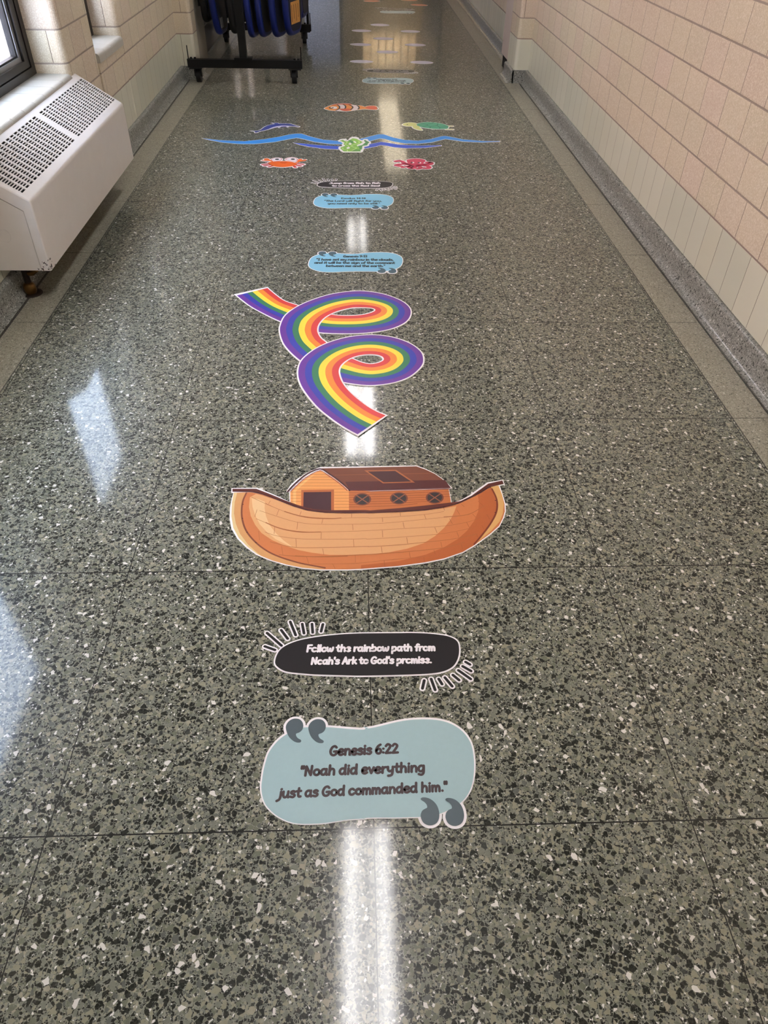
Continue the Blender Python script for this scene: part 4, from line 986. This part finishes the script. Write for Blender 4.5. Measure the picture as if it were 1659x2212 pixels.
part('head', e, [(head, Z2, (208, 66, 98))])
for p, w in arms:
    b = MB(); draw(b, catmull(Q(*p), False, 4), w, Z2, ink((208, 66, 98))); b.build('arm', e)
for x, y in ((680, 298), (890, 306)):
    part('eye', e, [(blob(Q((x + 20, y - 22), (x + 70, y - 12), (x + 80, y + 6), (x + 50, y + 24), (x, y + 20))), Z3, (246, 230, 236)), (blob(Q((x - 35, y), (x, y - 16), (x + 35, y - 8), (x + 30, y + 12), (x - 15, y + 16))), Z4, (50, 16, 26))])
# turtle
e, c = animal('turtle_sticker', (924, 272), 'green turtle sticker swimming left, beyond the waves on the right')
def Q(*p): return crop(850, 250, 11.06, p, c)
sh = blob(Q((550, 220), (620, 180), (800, 160), (1000, 168), (1180, 200), (1300, 245), (1310, 285), (1270, 315), (1100, 322), (900, 312), (700, 285), (600, 255)))
hd = blob(Q((215, 215), (280, 180), (400, 165), (500, 175), (555, 200), (540, 240), (470, 255), (350, 255), (250, 238)))
fl1 = blob(Q((450, 270), (520, 245), (600, 250), (630, 290), (690, 350), (600, 345), (510, 315)))
t1 = [Q((1290, 248), (1400, 252)), Q((1270, 330), (1405, 330))]
part('backing', e, [(outset(p, .006), Z1, WHITE, Z1) for p in (sh, hd, fl1)] + [(capsule(a, b_, .016), Z1, WHITE, Z1) for a, b_ in t1], 'white cut border')
part('head', e, [(hd, Z2, (214, 216, 142)), (blob(Q((310, 212), (330, 205), (352, 212), (330, 222))), Z3, (90, 96, 50))])
part('flipper', e, [(fl1, Z3, (212, 214, 138))])
for a, b_ in t1: part('hind_flipper', e, [(capsule(a, b_, .009), Z2, (214, 214, 150))])
b = MB(); b.flat(sh, Z3, ink((84, 166, 134)))
for p in (((640, 185), (800, 215), (810, 240), (700, 268)), ((810, 240), (880, 268), (870, 305)), ((880, 268), (1040, 240), (1060, 190)), ((1040, 240), (1110, 290), (1100, 318)), ((1110, 290), (1250, 265), (1300, 262)), ((800, 215), (930, 185), (950, 165))):
    draw(b, Q(*p), .006, Z4, ink((44, 116, 92)))
b.build('shell', e)
# clownfish
e, c = animal('fish_sticker', (759, 232), 'orange fish sticker with white bands, beyond the waves')
def Q(*p): return crop(690, 215, 11.85, p, c)
bd = blob(Q((130, 230), (200, 190), (300, 150), (400, 120), (550, 108), (750, 108), (830, 140), (960, 155), (1080, 165), (1160, 190), (1250, 168), (1380, 165), (1460, 185), (1495, 230), (1470, 260), (1350, 262), (1180, 248), (1050, 255), (900, 275), (760, 295), (640, 300), (480, 292), (330, 285), (200, 262)))
part('backing', e, [(outset(bd, .006), Z1, WHITE, Z1)], 'white cut border')
part('body', e, [(bd, Z2, (238, 146, 58))])
part('tail_fin', e, [(blob(Q((1180, 215), (1270, 175), (1380, 172), (1450, 195), (1470, 230), (1440, 255), (1340, 258), (1230, 240))), Z3, (224, 100, 72)), (blob(Q((1450, 190), (1485, 215), (1490, 245), (1470, 255), (1478, 225))), Z4, (40, 16, 16))])
part('top_fin', e, [(blob(Q((300, 152), (420, 118), (600, 108), (770, 110), (820, 140), (650, 132), (480, 135), (380, 150))), Z3, (216, 92, 54))])
part('side_fin', e, [(blob(Q((520, 250), (600, 240), (720, 238), (800, 250), (770, 285), (650, 300), (560, 280))), Z4, (214, 88, 54))])
for p in (((470, 140), (600, 135), (650, 170), (655, 230), (540, 235), (520, 190)), ((820, 148), (960, 158), (1000, 200), (990, 258), (810, 290), (860, 230)), ((430, 290), (520, 250), (560, 280), (640, 300))):
    part('white_band', e, [(blob(Q(*p)), Z3, (236, 222, 226))])
b = MB()
for p in (((455, 140), (510, 180), (505, 240), (420, 285)), ((610, 135), (655, 160), (672, 200), (655, 235)), ((760, 140), (840, 180), (850, 220), (800, 265)), ((965, 160), (1005, 190), (1015, 225), (985, 255))):
    draw(b, catmull(Q(*p), False, 4), .011, Z4 + .0001, ink((40, 16, 16)))
b.build('outline_stripe', e)
part('eye', e, [(blob(Q((270, 205), (340, 185), (430, 190), (460, 215), (420, 245), (320, 240))), Z4, (246, 240, 244)), (blob(Q((240, 210), (280, 205), (300, 222), (350, 205), (365, 220), (320, 238), (260, 235))), Z4 + .0001, (40, 16, 16))])
# dolphin
e, c = animal('dolphin_sticker', (597, 272), 'dark blue leaping dolphin sticker, left of the fish')
def Q(*p): return crop(530, 255, 11.85, p, c)
bd = blob(Q((150, 332), (235, 328), (330, 325), (400, 300), (480, 240), (560, 200), (660, 172), (760, 155), (690, 128), (830, 132), (870, 150), (1000, 145), (1140, 150), (1250, 180), (1310, 200), (1375, 215), (1370, 230), (1250, 215), (1120, 205), (1080, 232), (1040, 215), (930, 205), (860, 245), (830, 215), (720, 250), (600, 285), (480, 320), (380, 340), (280, 378), (250, 372), (235, 345)), sub=2)
part('backing', e, [(outset(bd, .007), Z1, WHITE, Z1)], 'white cut border')
part('body', e, [(bd, Z2, (56, 68, 150))])
part('belly', e, [(blob(Q((600, 285), (720, 235), (850, 208), (1000, 195), (1150, 208), (1360, 222), (1200, 222), (1080, 228), (950, 232), (860, 240), (740, 258)), sub=2), Z3, (226, 218, 240))])
part('flipper', e, [(blob(Q((900, 235), (960, 215), (1040, 212), (1060, 230), (980, 238)), sub=2), Z4, (126, 122, 186))])

# ---- stepping ovals far down the corridor
def ellipse(rx, ry, n=36, pw=1.0):
    return [(rx * math.cos(2 * math.pi * i / n), ry * math.copysign(abs(math.sin(2 * math.pi * i / n)) ** pw, math.sin(2 * math.pi * i / n))) for i in range(n)]
def oval(cpx, rgb, label, group, rx, ry, rz=0.0):
    q = fl(*cpx); e = sticker('oval_sticker', q, label, 'floor sticker', group); e.rotation_euler = (0, 0, rz)
    part('backing', e, [(ellipse(rx, ry), Z1, WHITE, Z1)], 'white cut border'); part('panel', e, [(ellipse(rx - .006, ry - .006), Z2, rgb)])
LIL = [((781, 133), 'lilac oval sticker in the nearest row, on the left'), ((911, 135), 'lilac oval sticker in the nearest row, on the right'), ((837, 112.5), 'lilac oval sticker alone in the middle, second row from the near end'),
       ((779, 96.3), 'lilac oval sticker in the third row, on the left'), ((897, 97.3), 'lilac oval sticker in the third row, on the right'), ((828, 83.5), 'lilac oval sticker alone in the middle, fourth row from the near end'),
       ((781, 66.5), 'lilac oval sticker in the fifth row, on the left'), ((886, 68), 'lilac oval sticker in the fifth row, on the right'), ((820.5, 54), 'lilac oval sticker alone in the middle, farthest of the lilac ones')]
for k, (p, lab) in enumerate(LIL): oval(p, (238, 232, 250), lab, 'lilac oval stepping stickers', .107, .066 + .002 * k, random.uniform(-.1, .1))
for p, lab, rz in (((803.5, 2.4), 'orange oval sticker on the left, beyond the farthest caption', .15), ((905.5, 11), 'orange oval sticker on the right, nearest of the orange ones', -.15), ((884, .5), 'orange oval sticker in the middle, at the top edge of the view', -.1)):
    oval(p, (236, 150, 116), lab, 'orange oval stepping stickers', .112, .075, rz)
